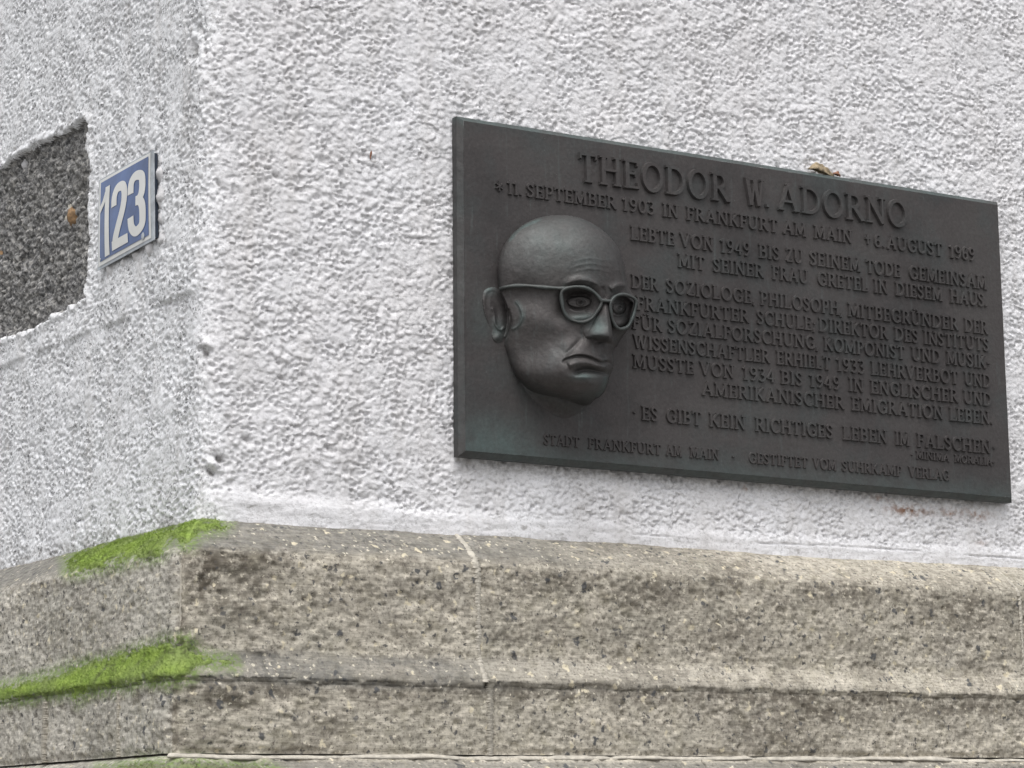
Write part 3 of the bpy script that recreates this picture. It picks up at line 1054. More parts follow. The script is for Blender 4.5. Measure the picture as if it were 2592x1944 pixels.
def gl(ch):
    h = 0.5
    if ch == 'A': return 0.86, [([(0.10, 0), (0.43, 1)], t_), ([(0.42, 1.0), (0.76, 0)], T_), ([(0.22, 0.34), (0.64, 0.34)], t_), ([(0.0, 0.03), (0.22, 0.03)], 0.07), ([(0.62, 0.03), (0.88, 0.03)], 0.07)]
    if ch == 'B': return 0.66, stem(0.14) + [([(0.14, 0.955)] + arc(0.34, 0.745, 0.20, 0.21, 90, -90, 10) + [(0.14, 0.535)], 0.11), ([(0.14, 0.52)] + arc(0.36, 0.285, 0.23, 0.24, 90, -90, 10) + [(0.14, 0.045)], 0.115)]
    if ch == 'C': return 0.74, [(arc(0.44, 0.5, 0.36, 0.47, 48, 312, 20), 0.13), ([(0.69, 0.72), (0.69, 0.96)], 0.08), ([(0.69, 0.06), (0.69, 0.24)], 0.06)]
    if ch == 'D': return 0.80, stem(0.14) + [([(0.14, 0.955)] + arc(0.32, 0.5, 0.40, 0.455, 90, -90, 18) + [(0.14, 0.045)], 0.125)]
    if ch == 'E': return 0.62, stem(0.14) + [([(0.14, 0.955), (0.55, 0.955)], 0.09), ([(0.14, 0.53), (0.46, 0.53)], 0.085), ([(0.14, 0.045), (0.58, 0.045)], 0.09), ([(0.55, 0.80), (0.55, 0.99)], 0.07), ([(0.58, 0.01), (0.58, 0.21)], 0.07), ([(0.46, 0.43), (0.46, 0.63)], 0.06)]
    if ch == 'F': return 0.58, stem(0.14) + [([(0.14, 0.955), (0.54, 0.955)], 0.09), ([(0.14, 0.53), (0.44, 0.53)], 0.085), ([(0.54, 0.79), (0.54, 0.99)], 0.07), ([(0.44, 0.43), (0.44, 0.63)], 0.06)]
    if ch == 'G': return 0.80, [(arc(0.44, 0.5, 0.36, 0.47, 48, 325, 20), 0.13), ([(0.71, 0.05), (0.71, 0.42)], 0.14), ([(0.55, 0.42), (0.84, 0.42)], 0.07), ([(0.69, 0.74), (0.69, 0.96)], 0.07)]
    if ch == 'H': return 0.84, stem(0.14) + stem(0.70) + [([(0.14, 0.52), (0.70, 0.52)], t_)]
    if ch == 'I': return 0.30, stem(0.15)
    if ch == 'J': return 0.40, stem(0.25, 0.15, 1, sb=False) + [([(0.25, 0.15), (0.18, 0.02), (0.02, 0.0)], 0.1)]
    if ch == 'K': return 0.78, stem(0.14) + [([(0.18, 0.46), (0.66, 0.97)], t_), ([(0.30, 0.56), (0.70, 0.03)], T_), ([(0.54, 0.97), (0.78, 0.97)], 0.06), ([(0.60, 0.03), (0.80, 0.03)], 0.06)]
    if ch == 'L': return 0.60, stem(0.14) + [([(0.14, 0.045), (0.57, 0.045)], 0.09), ([(0.57, 0.01), (0.57, 0.24)], 0.07)]
    if ch == 'M': return 0.98, stem(0.13, w=t_) + stem(0.85) + [([(0.13, 0.97), (0.48, 0.10)], T_), ([(0.48, 0.10), (0.83, 0.97)], t_)]
    if ch == 'N': return 0.84, stem(0.13, w=t_) + stem(0.72, w=t_, sb=False) + [([(0.11, 0.98), (0.72, 0.02)], T_)]
    if ch == 'O': return 0.88, [(arc(0.44, 0.5, 0.365, 0.475, 0, 360, 28), 0.14)]
    if ch == 'P': return 0.62, stem(0.14) + [([(0.14, 0.955)] + arc(0.34, 0.70, 0.22, 0.255, 90, -90, 12) + [(0.14, 0.445)], 0.115)]
    if ch == 'R': return 0.74, stem(0.14) + [([(0.14, 0.955)] + arc(0.34, 0.72, 0.21, 0.235, 90, -90, 12) + [(0.14, 0.485)], 0.115), ([(0.34, 0.48), (0.68, 0.03)], T_), ([(0.60, 0.03), (0.78, 0.03)], 0.06)]
    if ch == 'S': return 0.56, [(catmull([(0.47, 0.80), (0.38, 0.94), (0.25, 0.965), (0.11, 0.88), (0.09, 0.72), (0.20, 0.57), (0.36, 0.46), (0.48, 0.30), (0.44, 0.12), (0.28, 0.035), (0.15, 0.06), (0.06, 0.20)], 3).tolist(), 0.125), ([(0.47, 0.76), (0.47, 0.96)], 0.06), ([(0.06, 0.06), (0.06, 0.26)], 0.06)]
    if ch == 'T': return 0.70, stem(0.35, st=False) + [([(0.02, 0.955), (0.68, 0.955)], 0.09), ([(0.04, 0.80), (0.04, 0.99)], 0.07), ([(0.66, 0.80), (0.66, 0.99)], 0.07)]
    if ch in 'UÜ':
        s = stem(0.14, 0.32, 1, sb=False) + stem(0.68, 0.32, 1, w=t_, sb=False) + [(arc(0.41, 0.32, 0.27, 0.285, 180, 360, 12), 0.12)]
        if ch == 'Ü': s += [([(0.28, 1.10), (0.28, 1.19)], 0.10), ([(0.54, 1.10), (0.54, 1.19)], 0.10)]
        return 0.82, s
    if ch == 'V': return 0.80, [([(0.08, 1), (0.41, 0.02)], T_), ([(0.40, 0.02), (0.72, 1)], t_), ([(-0.03, 0.97), (0.20, 0.97)], 0.06), ([(0.60, 0.97), (0.83, 0.97)], 0.06)]
    if ch == 'W': return 1.12, [([(0.08, 1), (0.33, 0.02)], T_), ([(0.33, 0.02), (0.55, 0.92)], t_), ([(0.54, 0.96), (0.80, 0.02)], T_), ([(0.80, 0.02), (1.04, 1)], t_), ([(-0.02, 0.97), (0.2, 0.97)], 0.06), ([(0.92, 0.97), (1.14, 0.97)], 0.06)]
    if ch == 'Z': return 0.62, [([(0.08, 0.955), (0.55, 0.955)], 0.09), ([(0.54, 0.955), (0.08, 0.045)], T_), ([(0.08, 0.045), (0.58, 0.045)], 0.09), ([(0.09, 0.80), (0.09, 0.99)], 0.06), ([(0.58, 0.01), (0.58, 0.2)], 0.06)]
    if ch == '1': return 0.40, stem(0.22, st=False) + [([(0.02, 0.80), (0.22, 0.99)], 0.09)]
    if ch == '3': return 0.50, [(catmull([(0.06, 0.86), (0.16, 0.96), (0.34, 0.93), (0.40, 0.76), (0.32, 0.58), (0.18, 0.53)], 4).tolist(), 0.11), (catmull([(0.18, 0.53), (0.36, 0.48), (0.44, 0.28), (0.34, 0.08), (0.18, 0.03), (0.05, 0.12)], 4).tolist(), 0.12)]
    if ch == '4': return 0.58, [([(0.40, 0), (0.40, 1)], 0.14), ([(0.38, 0.98), (0.03, 0.30)], 0.08), ([(0.03, 0.28), (0.56, 0.28)], 0.09)]
    if ch == '0': return 0.60, [(arc(0.30, 0.5, 0.23, 0.47, 0, 360, 24), 0.125)]
    if ch == '6': return 0.54, [(arc(0.27, 0.29, 0.20, 0.255, 0, 360, 18), 0.12), (catmull([(0.44, 0.92), (0.26, 0.94), (0.10, 0.68), (0.07, 0.32)], 5).tolist(), 0.12)]
    if ch == '9': return 0.54, [(arc(0.27, 0.71, 0.20, 0.255, 0, 360, 18), 0.12), (catmull([(0.10, 0.08), (0.28, 0.06), (0.44, 0.32), (0.47, 0.68)], 5).tolist(), 0.12)]
    if ch == '.': return 0.22, [([(0.10, 0.03), (0.10, 0.13)], 0.13)]
    if ch == ',': return 0.22, [([(0.12, 0.12), (0.05, -0.14)], 0.10)]
    if ch == ';': return 0.24, [([(0.12, 0.12), (0.05, -0.14)], 0.10), ([(0.12, 0.48), (0.12, 0.58)], 0.11)]
    if ch == '-': return 0.34, [([(0.04, 0.44), (0.30, 0.44)], 0.10)]
    if ch == '·': return 0.22, [([(0.10, 0.42), (0.10, 0.52)], 0.14)]
    if ch == '+': return 0.44, [([(0.22, 0.12), (0.22, 0.86)], 0.10), ([(0.02, 0.56), (0.42, 0.56)], 0.10)]
    if ch == '*': return 0.50, [([(0.25 + 0.36 * math.cos(R(a)), 0.50 + 0.40 * math.sin(R(a))), (0.25 - 0.36 * math.cos(R(a)), 0.50 - 0.40 * math.sin(R(a)))], 0.07) for a in (90, 30, 150)]
    return 0.4, []


GAP = 0.13
cnt = 0


def stroke_mesh(V, Fl, pts, w, top, bev, k):
    """a raised ribbon along pts; local x, y in the plane, z outwards"""
    P = np.array(pts, float)
    n = len(P)
    closed = n > 3 and np.hypot(*(P[0] - P[-1])) < 1e-6
    base = len(V)
    top = top * (1 + 0.018 * k)
    for i in range(n):
        if closed:
            a, b_ = P[(i - 1) % (n - 1)], P[(i + 1) % (n - 1)]
        else:
            a, b_ = P[max(i - 1, 0)], P[min(i + 1, n - 1)]
        d = b_ - a
        d = d / (np.hypot(*d) + 1e-9)
        nn = np.array([-d[1], d[0]])
        e = 0
        if not closed: e = -bev if i == 0 else (bev if i == n - 1 else 0)
        q = P[i]
        for off, zt, ee in ((w / 2 + bev, -0.001, e), (w / 2 - bev * 0.3, top, 0), (-w / 2 + bev * 0.3, top, 0), (-w / 2 - bev, -0.001, e)):
            p = q + nn * off + d * ee
            V.append((p[0], p[1], zt))
    for i in range(n - 1):
        o = base + 4 * i
        for j in range(3):
            Fl.append((o + j, o + j + 4, o + j + 5, o + j + 1))
    if not closed:
        Fl.append((base + 3, base + 2, base + 1, base))
        o = base + 4 * (n - 1)
        Fl.append((o, o + 1, o + 2, o + 3))


def layout(text):
    x, out = 0.0, []
    for ch in text:
        w, st = gl(ch)
        out.append((ch, x, w, st))
        x += w + GAP
    return out, x - GAP


def build_text(chars, x_off, sx, hgt, org, ux, uz, top):
    """chars in glyph units -> raised mesh in world coordinates; org on the baseline"""
    V, Fl = [], []
    k = 0
    for ch, gx, w, st in chars:
        for pts, sw in st:
            wd = (sw * 1.02 if hgt > 0.03 else sw * 0.72 + 0.062) * hgt
            P = [((gx - x_off + p[0]) * sx, p[1] * hgt) for p in pts]
            k = (k + 1) % 9
            stroke_mesh(V, Fl, P, wd, top, 0.0012 if hgt > 0.03 else 0.0008, k)
    W = []
    for a, b_, c_ in V:
        W.append((org[0] + ux[0] * a + uz[0] * b_, -FRONT - c_, org[1] + ux[1] * a + uz[1] * b_))
    return W, Fl


LINES = [  # baseline (left px, right px), cap height px left/right, words with their x extents
    ((1472, 461), (2290, 577), 73, 65, [('THEODOR', 1463, 1846), ('W.', 1884, 1948), ('ADORNO', 1966, 2298)]),
    ((1292.8, 492.7), (2467.7, 661.5), 33, 32, [('*', 1256, 1273), ('11.', 1282, 1323), ('SEPTEMBER', 1330, 1561), ('1903', 1573, 1658), ('IN', 1675, 1718), ('FRANKFURT', 1735, 1970), ('AM', 1979, 2042), ('MAIN', 2058, 2158), ('+', 2188, 2205), ('6.', 2212, 2239), ('AUGUST', 2242, 2387), ('1969', 2401, 2469)]),
    ((1596, 607), (2498, 734), 35, 33, [('LEBTE', 1594, 1709), ('VON', 1719, 1807), ('1949', 1821, 1900), ('BIS', 1918, 1975), ('ZU', 1986, 2034), ('SEINEM', 2047, 2179), ('TODE', 2190, 2281), ('GEMEINSAM', 2299, 2499)]),
    ((1714, 676), (2499, 778), 34, 33, [('MIT', 1714, 1785), ('SEINER', 1802, 1934), ('FRAU', 1952, 2047), ('GRETEL', 2067, 2199), ('IN', 2210, 2249), ('DIESEM', 2264, 2387), ('HAUS.', 2403, 2500)]),
    ((1596, 729), (2502, 847.5), 34, 33, [('DER', 1596, 1668), ('SOZIOLOGE,', 1684, 1914), ('PHILOSOPH,', 1922, 2135), ('MITBEGRÜNDER', 2144, 2427), ('DER', 2439, 2502)]),
    ((1608, 783.6), (2505, 890.5), 34, 33, [('FRANKFURTER', 1608, 1897), ('SCHULE;', 1913, 2066), ('DIREKTOR', 2070, 2249), ('DES', 2262, 2326), ('INSTITUTS', 2336, 2505)]),
    ((1598, 832), (2508, 935), 34, 33, [('FÜR', 1598, 1677), ('SOZIALFORSCHUNG,', 1688, 2074), ('KOMPONIST', 2083, 2292), ('UND', 2305, 2382), ('MUSIK-', 2394, 2508)]),
    ((1601, 881.6), (2509, 982.6), 34, 33, [('WISSENSCHAFTLER', 1601, 1950), ('ERHIELT', 1963, 2104), ('1933', 2115, 2190), ('LEHRVERBOT', 2203, 2427), ('UND', 2439, 2509)]),
    ((1599.6, 931), (2511, 1029), 34, 33, [('MUSSTE', 1600, 1758), ('VON', 1769, 1859), ('1934', 1877, 1963), ('BIS', 1974, 2033), ('1949', 2047, 2128), ('IN', 2146, 2187), ('ENGLISCHER', 2201, 2427), ('UND', 2437, 2511)]),
    ((1774, 999.8), (2515, 1075.7), 34, 33, [('AMERIKANISCHER', 1774, 2138), ('EMIGRATION', 2153, 2389), ('LEBEN.', 2401, 2515)]),
    ((1622.5, 1063), (2507, 1149), 35, 33, [('·', 1602, 1612), ('ES', 1622, 1667), ('GIBT', 1684, 1776), ('KEIN', 1793, 1888), ('RICHTIGES', 1909, 2110), ('LEBEN', 2131, 2247), ('IM', 2264, 2303), ('FALSCHEN', 2319, 2509), ('·', 2513, 2520)]),
    ((2317, 1161), (2510, 1179), 19, 19, [('-', 2305, 2314), ('MINIMA', 2317, 2405), ('MORALIA-', 2414, 2520)]),
    ((1372, 1125), (2405, 1217), 26, 26, [('STADT', 1374, 1469), ('FRANKFURT', 1487, 1675), ('AM', 1684, 1728), ('MAIN', 1744, 1822), ('-', 1852, 1864), ('GESTIFTET', 1893, 2047), ('VOM', 2056, 2119), ('SUHRKAMP', 2129, 2285), ('VERLAG', 2298, 2405)]),
]
for li_, (bl, br, hl, hr, words) in enumerate(LINES):
    on = lambda px: on_right(px, bl[1] + (br[1] - bl[1]) * (px - bl[0]) / (br[0] - bl[0]), FRONT)
    capm = lambda px: abs(on_right(px, bl[1] + (br[1] - bl[1]) * (px - bl[0]) / (br[0] - bl[0]) - (hl + (hr - hl) * (px - bl[0]) / (br[0] - bl[0])), FRONT)[2] - on(px)[2])
    A = on(bl[0])
    pe = empty('inscription_line', tuple(np.array((A[0], A[1], A[2])) - np.array(plaque.location)))
    pe.parent = plaque
    for word, wx0, wx1 in words:
        chars, tot = layout(word)
        a, b_ = on(wx0 + (1.5 if wx1 - wx0 > 30 else 0)), on(wx1 - (3.5 if wx1 - wx0 > 30 else 0))
        hgt = capm((wx0 + wx1) / 2)
        L = math.hypot(b_[0] - a[0], b_[2] - a[2])
        ux = np.array([(b_[0] - a[0]) / L, (b_[2] - a[2]) / L])
        uz = np.array([-ux[1] * 0.3, 1.0])
        sx = L / tot if word not in ('·', '-', '*', '+') else hgt * (1.25 if word == '+' else 0.9)
        top = 0.0048 if li_ == 0 else (0.0030 if hgt > 0.017 else 0.0022)
        if li_ == 0:
            for c_ in chars:
                W, Fl = build_text([c_], 0, sx, hgt, (a[0], a[2]), ux, uz, top)
                if W: child('letter', poly_mesh('letter', W, Fl), pe, M_BRONZE, origin=tuple(np.mean(W, 0)))
        else:
            W, Fl = build_text(chars, 0, sx, hgt, (a[0], a[2]), ux, uz, top)
            child('raised_word', poly_mesh('raised_word', W, Fl), pe, M_BRONZE, origin=tuple(np.mean(W, 0)))

# ------------------------------------------------------------------ portrait in high relief
CS, COX, COY = 2.861, 1180.0, 500.0                       # working units of the sculpture: 1 unit is about 0.22 mm
UNIT = 3.93 / (F * 2592 * CS)
step = 4.5
gx = np.arange(60, 1290, step)
gy = np.arange(60, 1680, step)
GX, GY = np.meshgrid(gx, gy)
Wp = -0.63 * (GX - 700) + 0.15 * (GY - 800)                # the plate, seen from the sculptor's viewpoint
outline = catmull([(236, 640), (228, 540), (238, 440), (275, 345), (340, 260), (440, 180), (560, 138), (690, 128), (800, 142), (900, 180), (990, 240), (1065, 315), (1115, 395), (1145, 490), (1160, 580), (1178, 655), (1215, 715), (1235, 760), (1228, 830), (1205, 905),
                   (1165, 958), (1125, 1010), (1098, 1060), (1074, 1090), (1060, 1130), (1066, 1180), (1058, 1240), (1038, 1290), (1022, 1350), (1000, 1400), (965, 1440), (925, 1462), (900, 1500), (840, 1560), (750, 1602), (670, 1600), (580, 1550), (480, 1470), (400, 1370), (335, 1250), (295, 1130), (268, 1040), (250, 900), (245, 760)], 4, True)
sd = signed(GX, GY, outline)
dpos = np.clip(sd, 0, None)


def rnd(d, r): return np.sqrt(np.clip(1 - (1 - np.clip(d / r, 0, 1)) ** 2, 0, 1))
def G2(cx, cy, rx, ry, rot=0.0):
    c, s = math.cos(R(rot)), math.sin(R(rot))
    u, v = (GX - cx) * c + (GY - cy) * s, -(GX - cx) * s + (GY - cy) * c
    return np.exp(-(u / rx) ** 2 - (v / ry) ** 2)
def dome(cx, cy, rx, ry, rot=0.0):
    c, s = math.cos(R(rot)), math.sin(R(rot))
    u, v = (GX - cx) * c + (GY - cy) * s, -(GX - cx) * s + (GY - cy) * c
    return np.sqrt(np.clip(1 - (u / rx) ** 2 - (v / ry) ** 2, 0, 1))
def line(pts, sig, fade=0.12, n=6):
    C = catmull(pts, n)
    d, f = seg_dist(GX, GY, C)
    e = sstep(0, fade, f) * sstep(1, 1 - fade, f) if fade else 1
    return np.exp(-(d / sig) ** 2) * e
def lineside(pts, sig, side, n=6):
    """step: 1 on one side of a line, fading with distance"""
    C = catmull(pts, n)


sw = sstep(250, 640, GX)
base = 385 - np.where(GX > 600, 0.00045, 0.00012) * (GX - 600) ** 2
base = base - np.where(GY < 680, 0.00036, 0.00009) * (GY - 680) ** 2
D = base - (50 + 125 * sw) * (1 - rnd(dpos, 330)) - (26 + 36 * sw) * (1 - rnd(dpos, 90))
# forehead bosses, temple, cheek bone, hollow cheek, jaw
D += 14 * G2(930, 430, 170, 150) + 8 * G2(1090, 480, 70, 100)
D -= 24 * G2(430, 690, 150, 90)
for k in range(3):
    D += 2.2 * line([(760, 470 + 38 * k), (900, 440 + 38 * k), (1080, 470 + 40 * k)], 9, 0.3)
D += 26 * G2(560, 900, 190, 110, 10)
D -= 26 * G2(520, 1160, 170, 120, -30)
D += 20 * G2(430, 1260, 110, 90)
D += 130 * G2(700, 1270, 330, 200)
# brow ridges with wrinkles
D += 18 * line([(700, 640), (760, 612), (830, 598), (920, 618), (975, 672)], 30, 0.3)
for k in range(5):
    D += 5.5 * line([(715 + 9 * k, 622 - 9 * k + 6), (800, 592 - 8 * k + 10), (880, 596 - 6 * k + 10), (960, 640 - 3 * k)], 3.6, 0.2)
D += 20 * line([(1040, 668), (1100, 638), (1160, 640), (1200, 680)], 26, 0.1)
for k in range(4):
    D += 4.5 * line([(1050 + 5 * k, 660 - 8 * k + 6), (1110, 632 - 7 * k + 8), (1160, 640 - 6 * k + 6)], 3.2, 0.2)
D -= 12 * line([(985, 640), (1002, 700), (1000, 740)], 14, 0.2)
# sockets
soc = G2(815, 752, 118, 82)
D -= 112 * soc + 30 * G2(800, 705, 90, 26)
D -= 26 * G2(700, 840, 70, 60)
D -= 92 * G2(1132, 798, 66, 84)
# eyeballs, lids
D += 52 * dome(818, 757, 84, 40)
D += 20 * line([(722, 756), (765, 732), (825, 720), (880, 734), (908, 760)], 8, 0.08)
D += 11 * line([(732, 766), (775, 786), (830, 793), (878, 780), (904, 764)], 6, 0.08)
D += 9 * line([(745, 800), (800, 822), (865, 812)], 6, 0.15)
D -= 10 * line([(722, 738), (770, 702), (835, 690), (900, 715)], 6, 0.1)
D -= 22 * G2(829, 756, 10, 9)
D += 12 * line([(800, 744), (808, 770), (830, 780), (852, 768), (858, 746)], 5, 0.1)
D += 44 * dome(1108, 802, 48, 42)
D += 11 * line([(1062, 790), (1085, 760), (1120, 752), (1150, 778)], 6, 0.08)
D += 11 * line([(1066, 845), (1100, 858), (1138, 850)], 6, 0.08)
D -= 11 * dome(1112, 800, 13, 15)
D += 8 * line([(1092, 800), (1112, 778), (1132, 800), (1112, 824), (1092, 800)], 4, 0)
# pouches under the eyes
D += 24 * G2(830, 862, 90, 34)
D += 26 * G2(1128, 915, 40, 34)
# nose: ridge, flank, tip, wing, underside
t = np.clip((GY - 770) / 240.0, 0, 1)
rx_ = 1006 + 42 * t - 10 * t * t
wl = 30 + 150 * t ** 1.15
hn = 30 + 120 * t ** 0.9
cut = sstep(1060, 996, GY - 0.10 * (GX - 980)) * sstep(735, 790, GY)
prof = np.where(GX < rx_, np.clip(1 - (rx_ - GX) / wl, 0, 1) ** 0.85, np.clip(1 - (GX - rx_) / (26 + 0 * t), 0, 1) ** 0.5)
nose = hn * prof * cut
D += nose
D += 26 * G2(995, 985, 62, 40) + 24 * G2(905, 975, 54, 36, 12)
D -= 10 * line([(845, 925), (838, 975), (862, 1015), (900, 1028)], 11, 0.15)
D -= 30 * G2(985, 1040, 34, 12) + 20 * G2(925, 1030, 22, 10)
# cheek fold down to the mouth, and the muzzle inside it
D -= 13 * line([(848, 1005), (795, 1065), (740, 1118), (705, 1150)], 15, 0.3)
D += 12 * line([(820, 980), (740, 1060), (690, 1110)], 40, 0.45)
muz = signed(GX, GY, catmull([(868, 1025), (960, 1052), (1052, 1052), (1075, 1180), (1050, 1300), (1010, 1420), (900, 1470), (770, 1400), (700, 1310), (688, 1215), (750, 1120)], 4, True))
D += 32 * sstep(-60, 60, muz)
D += 12 * line([(985, 1056), (990, 1110), (992, 1160)], 10, 0.1) * -1
D += 8 * line([(965, 1056), (965, 1150)], 9, 0.1) + 8 * line([(1015, 1056), (1020, 1150)], 9, 0.1)
# mouth line, turned down at the corners, heavy lower lip, groove, chin
D += 15 * line([(720, 1165), (800, 1130), (900, 1140), (980, 1172), (1040, 1168)], 16, 0.12)
D -= 25 * line([(696, 1206), (712, 1182), (750, 1164), (800, 1152), (868, 1156), (925, 1178), (975, 1200), (1020, 1194), (1050, 1204), (1056, 1245)], 11, 0.10)
D += 30 * line([(735, 1222), (800, 1196), (880, 1196), (960, 1220), (1030, 1232)], 27, 0.1)
D -= 44 * line([(770, 1276), (850, 1250), (930, 1254), (1000, 1268), (1040, 1280)], 19, 0.15)
D += 70 * G2(890, 1355, 118, 70, -4)
D += 16 * G2(880, 1300, 90, 18)
# under the jaw the surface turns down and back into the plate
yj = np.interp(GX, [200, 300, 360, 450, 560, 680, 780, 880, 960, 1030], [1080, 1220, 1310, 1385, 1405, 1410, 1432, 1455, 1440, 1380])
ov = 20 * np.log1p(np.exp(np.clip((GY - yj) / 20, -20, 20)))
D -= 3.4 * ov
tt_ = D - Wp
tt_ = np.maximum(tt_, 20 * rnd(dpos, 50) * sstep(900, 300, GX) * sstep(1180, 1000, GY))
tt_ = np.maximum(tt_, 85 * sstep(0, 140, dpos) * sstep(1300, 1400, GY))
tt_ = tt_ * sstep(0.0, 3.0, sd)
# ear and the lock beside it, low on the plate
ear = np.zeros_like(GX)
eo = signed(GX, GY, catmull([(140, 668), (200, 652), (252, 688), (296, 780), (312, 880), (300, 970), (268, 1030), (228, 1052), (196, 1020), (182, 960), (150, 880), (128, 790), (122, 710)], 5, True))
ear = 14 * sstep(-5, 60, eo)
ear += 8 * line([(160, 960), (138, 860), (130, 750), (150, 682), (205, 668), (250, 710), (284, 790)], 13, 0.08)
ear -= 14 * G2(222, 850, 34, 88, -8)
ear += 12 * line([(188, 790), (205, 850), (212, 920), (250, 960), (280, 930)], 9, 0.1)
ear += 14 * G2(228, 1015, 34, 30)
ear = ear * (eo > -6)
tt_ = np.where(eo > -4, np.maximum(tt_ * sstep(14, -2, eo), ear), tt_)
tt_ = tt_ - 26 * line([(300, 800), (322, 900), (300, 990), (258, 1052)], 9, 0.08) * (sd > 0)
tt_ = tt_ + 9 * line([(350, 740), (392, 800), (406, 860), (380, 925), (322, 962)], 9, 0.1) * (sd > 0)
tt_ = tt_ + 10 * line([(10, 700), (20, 820), (50, 920)], 14, 0.2)
hm = tt_ <= 0.6
tt_ = np.where(hm, -6, tt_)
# hammered finish
tt_ = tt_ + (4 * (fbm(GX / 85, GY / 85, 242, 3) - 0.5) + 2.5 * (fbm(GX / 30, GY / 30, 241, 3) - 0.5)) * (tt_ > 5)


def crop_to_world(cx, cy, t):
    px, py = COX + cx / CS, COY + cy / CS
    d = FW[None] + RT[None] * ((px.ravel()[:, None] - 1296) / (F * 2592)) - UP[None] * ((py.ravel()[:, None] - 972) / (F * 2592))
    k = (-FRONT - CAM[1]) / d[:, 1]
    P = CAM[None] + d * k[:, None]
    dn = d / np.linalg.norm(d, axis=1)[:, None]
    return P - dn * (t.ravel() * UNIT)[:, None]


PW = crop_to_world(GX, GY, tt_)
Fh = grid_faces(*GX.shape)
keep = (tt_.ravel()[Fh].max(1) > 0)
verd = 0.5 * line([(350, 740), (392, 800), (406, 860), (380, 925), (322, 962)], 20, 0.1) + 0.7 * G2(160, 640, 60, 60) + 0.55 * G2(230, 960, 60, 80) + 0.7 * G2(860, 1295, 90, 26) + 0.7 * G2(840, 870, 90, 30) + 0.7 * G2(950, 930, 70, 70)
verd = verd + 0.8 * line([(300, 330), (400, 220), (560, 150)], 10, 0.2) + 0.35 * G2(620, 330, 330, 200) + 0.5 * line([(1010, 1290), (985, 1390), (930, 1440)], 16, 0.1) + 0.0 * GX
portrait = child('relief_portrait', submesh('relief_portrait', PW, Fh, keep, True, {'verdigris': np.clip(verd, 0, 1).ravel()}), plaque, M_BRONZE, origin=tuple(crop_to_world(np.array([650.]), np.array([800.]), np.array([0.]))[0]))


def sweep(path, closed, width, depth, name, parent, mat, origin):
    """spectacle frame: rounded bar along path (x, y, D) in sculpture units"""
    P = catmull(path, 7, closed)
    n = len(P)
    sec = [(-1, -1.0), (-1, -0.12), (-0.72, 0.16), (0, 0.28), (0.72, 0.16), (1, -0.12), (1, -1.0)]
    X, Y, T = [], [], []
    for i in range(n):
        if closed: d = P[(i + 1) % n] - P[i - 1]
        else: d = P[min(i + 1, n - 1)] - P[max(i - 1, 0)]
        d = d[:2] / (np.hypot(*d[:2]) + 1e-9)
        nn = np.array([-d[1], d[0]])
        wd = width * (1 + 0.12 * math.sin(i * 0.5))
        for a, b_ in sec:
            X.append(P[i][0] + nn[0] * a * wd); Y.append(P[i][1] + nn[1] * a * wd)
            T.append(P[i][2] + b_ * depth)
    X, Y, T = map(np.array, (X, Y, T))
    T = T - (-0.63 * (X - 700) + 0.15 * (Y - 800))
    W = crop_to_world(X, Y, T)
    k = len(sec)
    Fl = []
    for i in range(n if closed else n - 1):
        j = (i + 1) % n
        for q in range(k):
            r = (q + 1) % k
            Fl.append((i * k + q, i * k + r, j * k + r, j * k + q))
    if not closed:
        Fl.append(tuple(range(k - 1, -1, -1)))
        Fl.append(tuple(range((n - 1) * k, n * k)))
    me = poly_mesh(name, W, Fl, True)
    at = me.attributes.new('verdigris', 'FLOAT', 'POINT')
    at.data.foreach_set('value', np.full(len(W), 0.35, np.float32))
    me.materials.append(mat)
    o = bpy.data.objects.new(name, me)
    COL.objects.link(o)
    me.transform(Matrix.Translation(-Vector(origin)))
    o.parent = parent
    return o


def surf(x, y):
    i, j = int(round((y - gy[0]) / step)), int(round((x - gx[0]) / step))
    return float(tt_[i, j] + Wp[i, j])


fd = lambda x: np.interp(x, [690, 850, 985, 1040, 1130, 1235], [392, 366, 322, 296, 226, 140])
org_w = tuple(portrait.location + plaque.location)
lens_l = [(694, 680), (760, 650), (850, 650), (920, 682), (972, 740), (978, 768), (950, 822), (905, 878), (840, 902), (765, 886), (716, 838), (695, 765)]
lens_r = [(1045, 765), (1078, 718), (1130, 702), (1190, 716), (1228, 748), (1222, 810), (1204, 872), (1174, 930), (1130, 952), (1090, 940), (1062, 895), (1047, 830)]
arm = [(242, 668), (280, 650), (350, 640), (450, 640), (560, 650), (650, 656), (720, 660)]
armP = [(x, y, (surf(x, y) + 26 if x < 600 else np.interp(x, [600, 720], [surf(600, 652) + 26, fd(720)]))) for x, y in arm]
E_ = []
for path, closed, w_, dp in (([(x, y, float(fd(x))) for x, y in lens_l], True, 14, 84), ([(x, y, float(fd(x))) for x, y in lens_r], True, 13, 76),
                             ([(972, 745, float(fd(972)) + 2), (1005, 748, float(fd(1005)) + 6), (1046, 752, float(fd(1046)) + 2)], False, 13, 54), (armP, False, 14, 60)):
    nm = 'lens_rim' if closed else ('bridge' if path[0][0] > 900 else 'temple_arm')
    E_.append((nm, path, closed, w_, dp))
for nm, path, closed, w_, dp in E_:
    sweep(path, closed, w_, dp, nm, portrait, M_BRONZE, org_w)

# ------------------------------------------------------------------ house number plate on the side wall
OFF = 0.011
c1, c2, c3, c4 = [on_left(px, py, OFF) for px, py in ((250.5, 456.5), (388.5, 378.5), (390.5, 606), (247, 685.5))]
num = tag(empty('house_number_plate', tuple(c4)), 'small blue enamel house number plate with white digits beside the bare patch', 'house number')


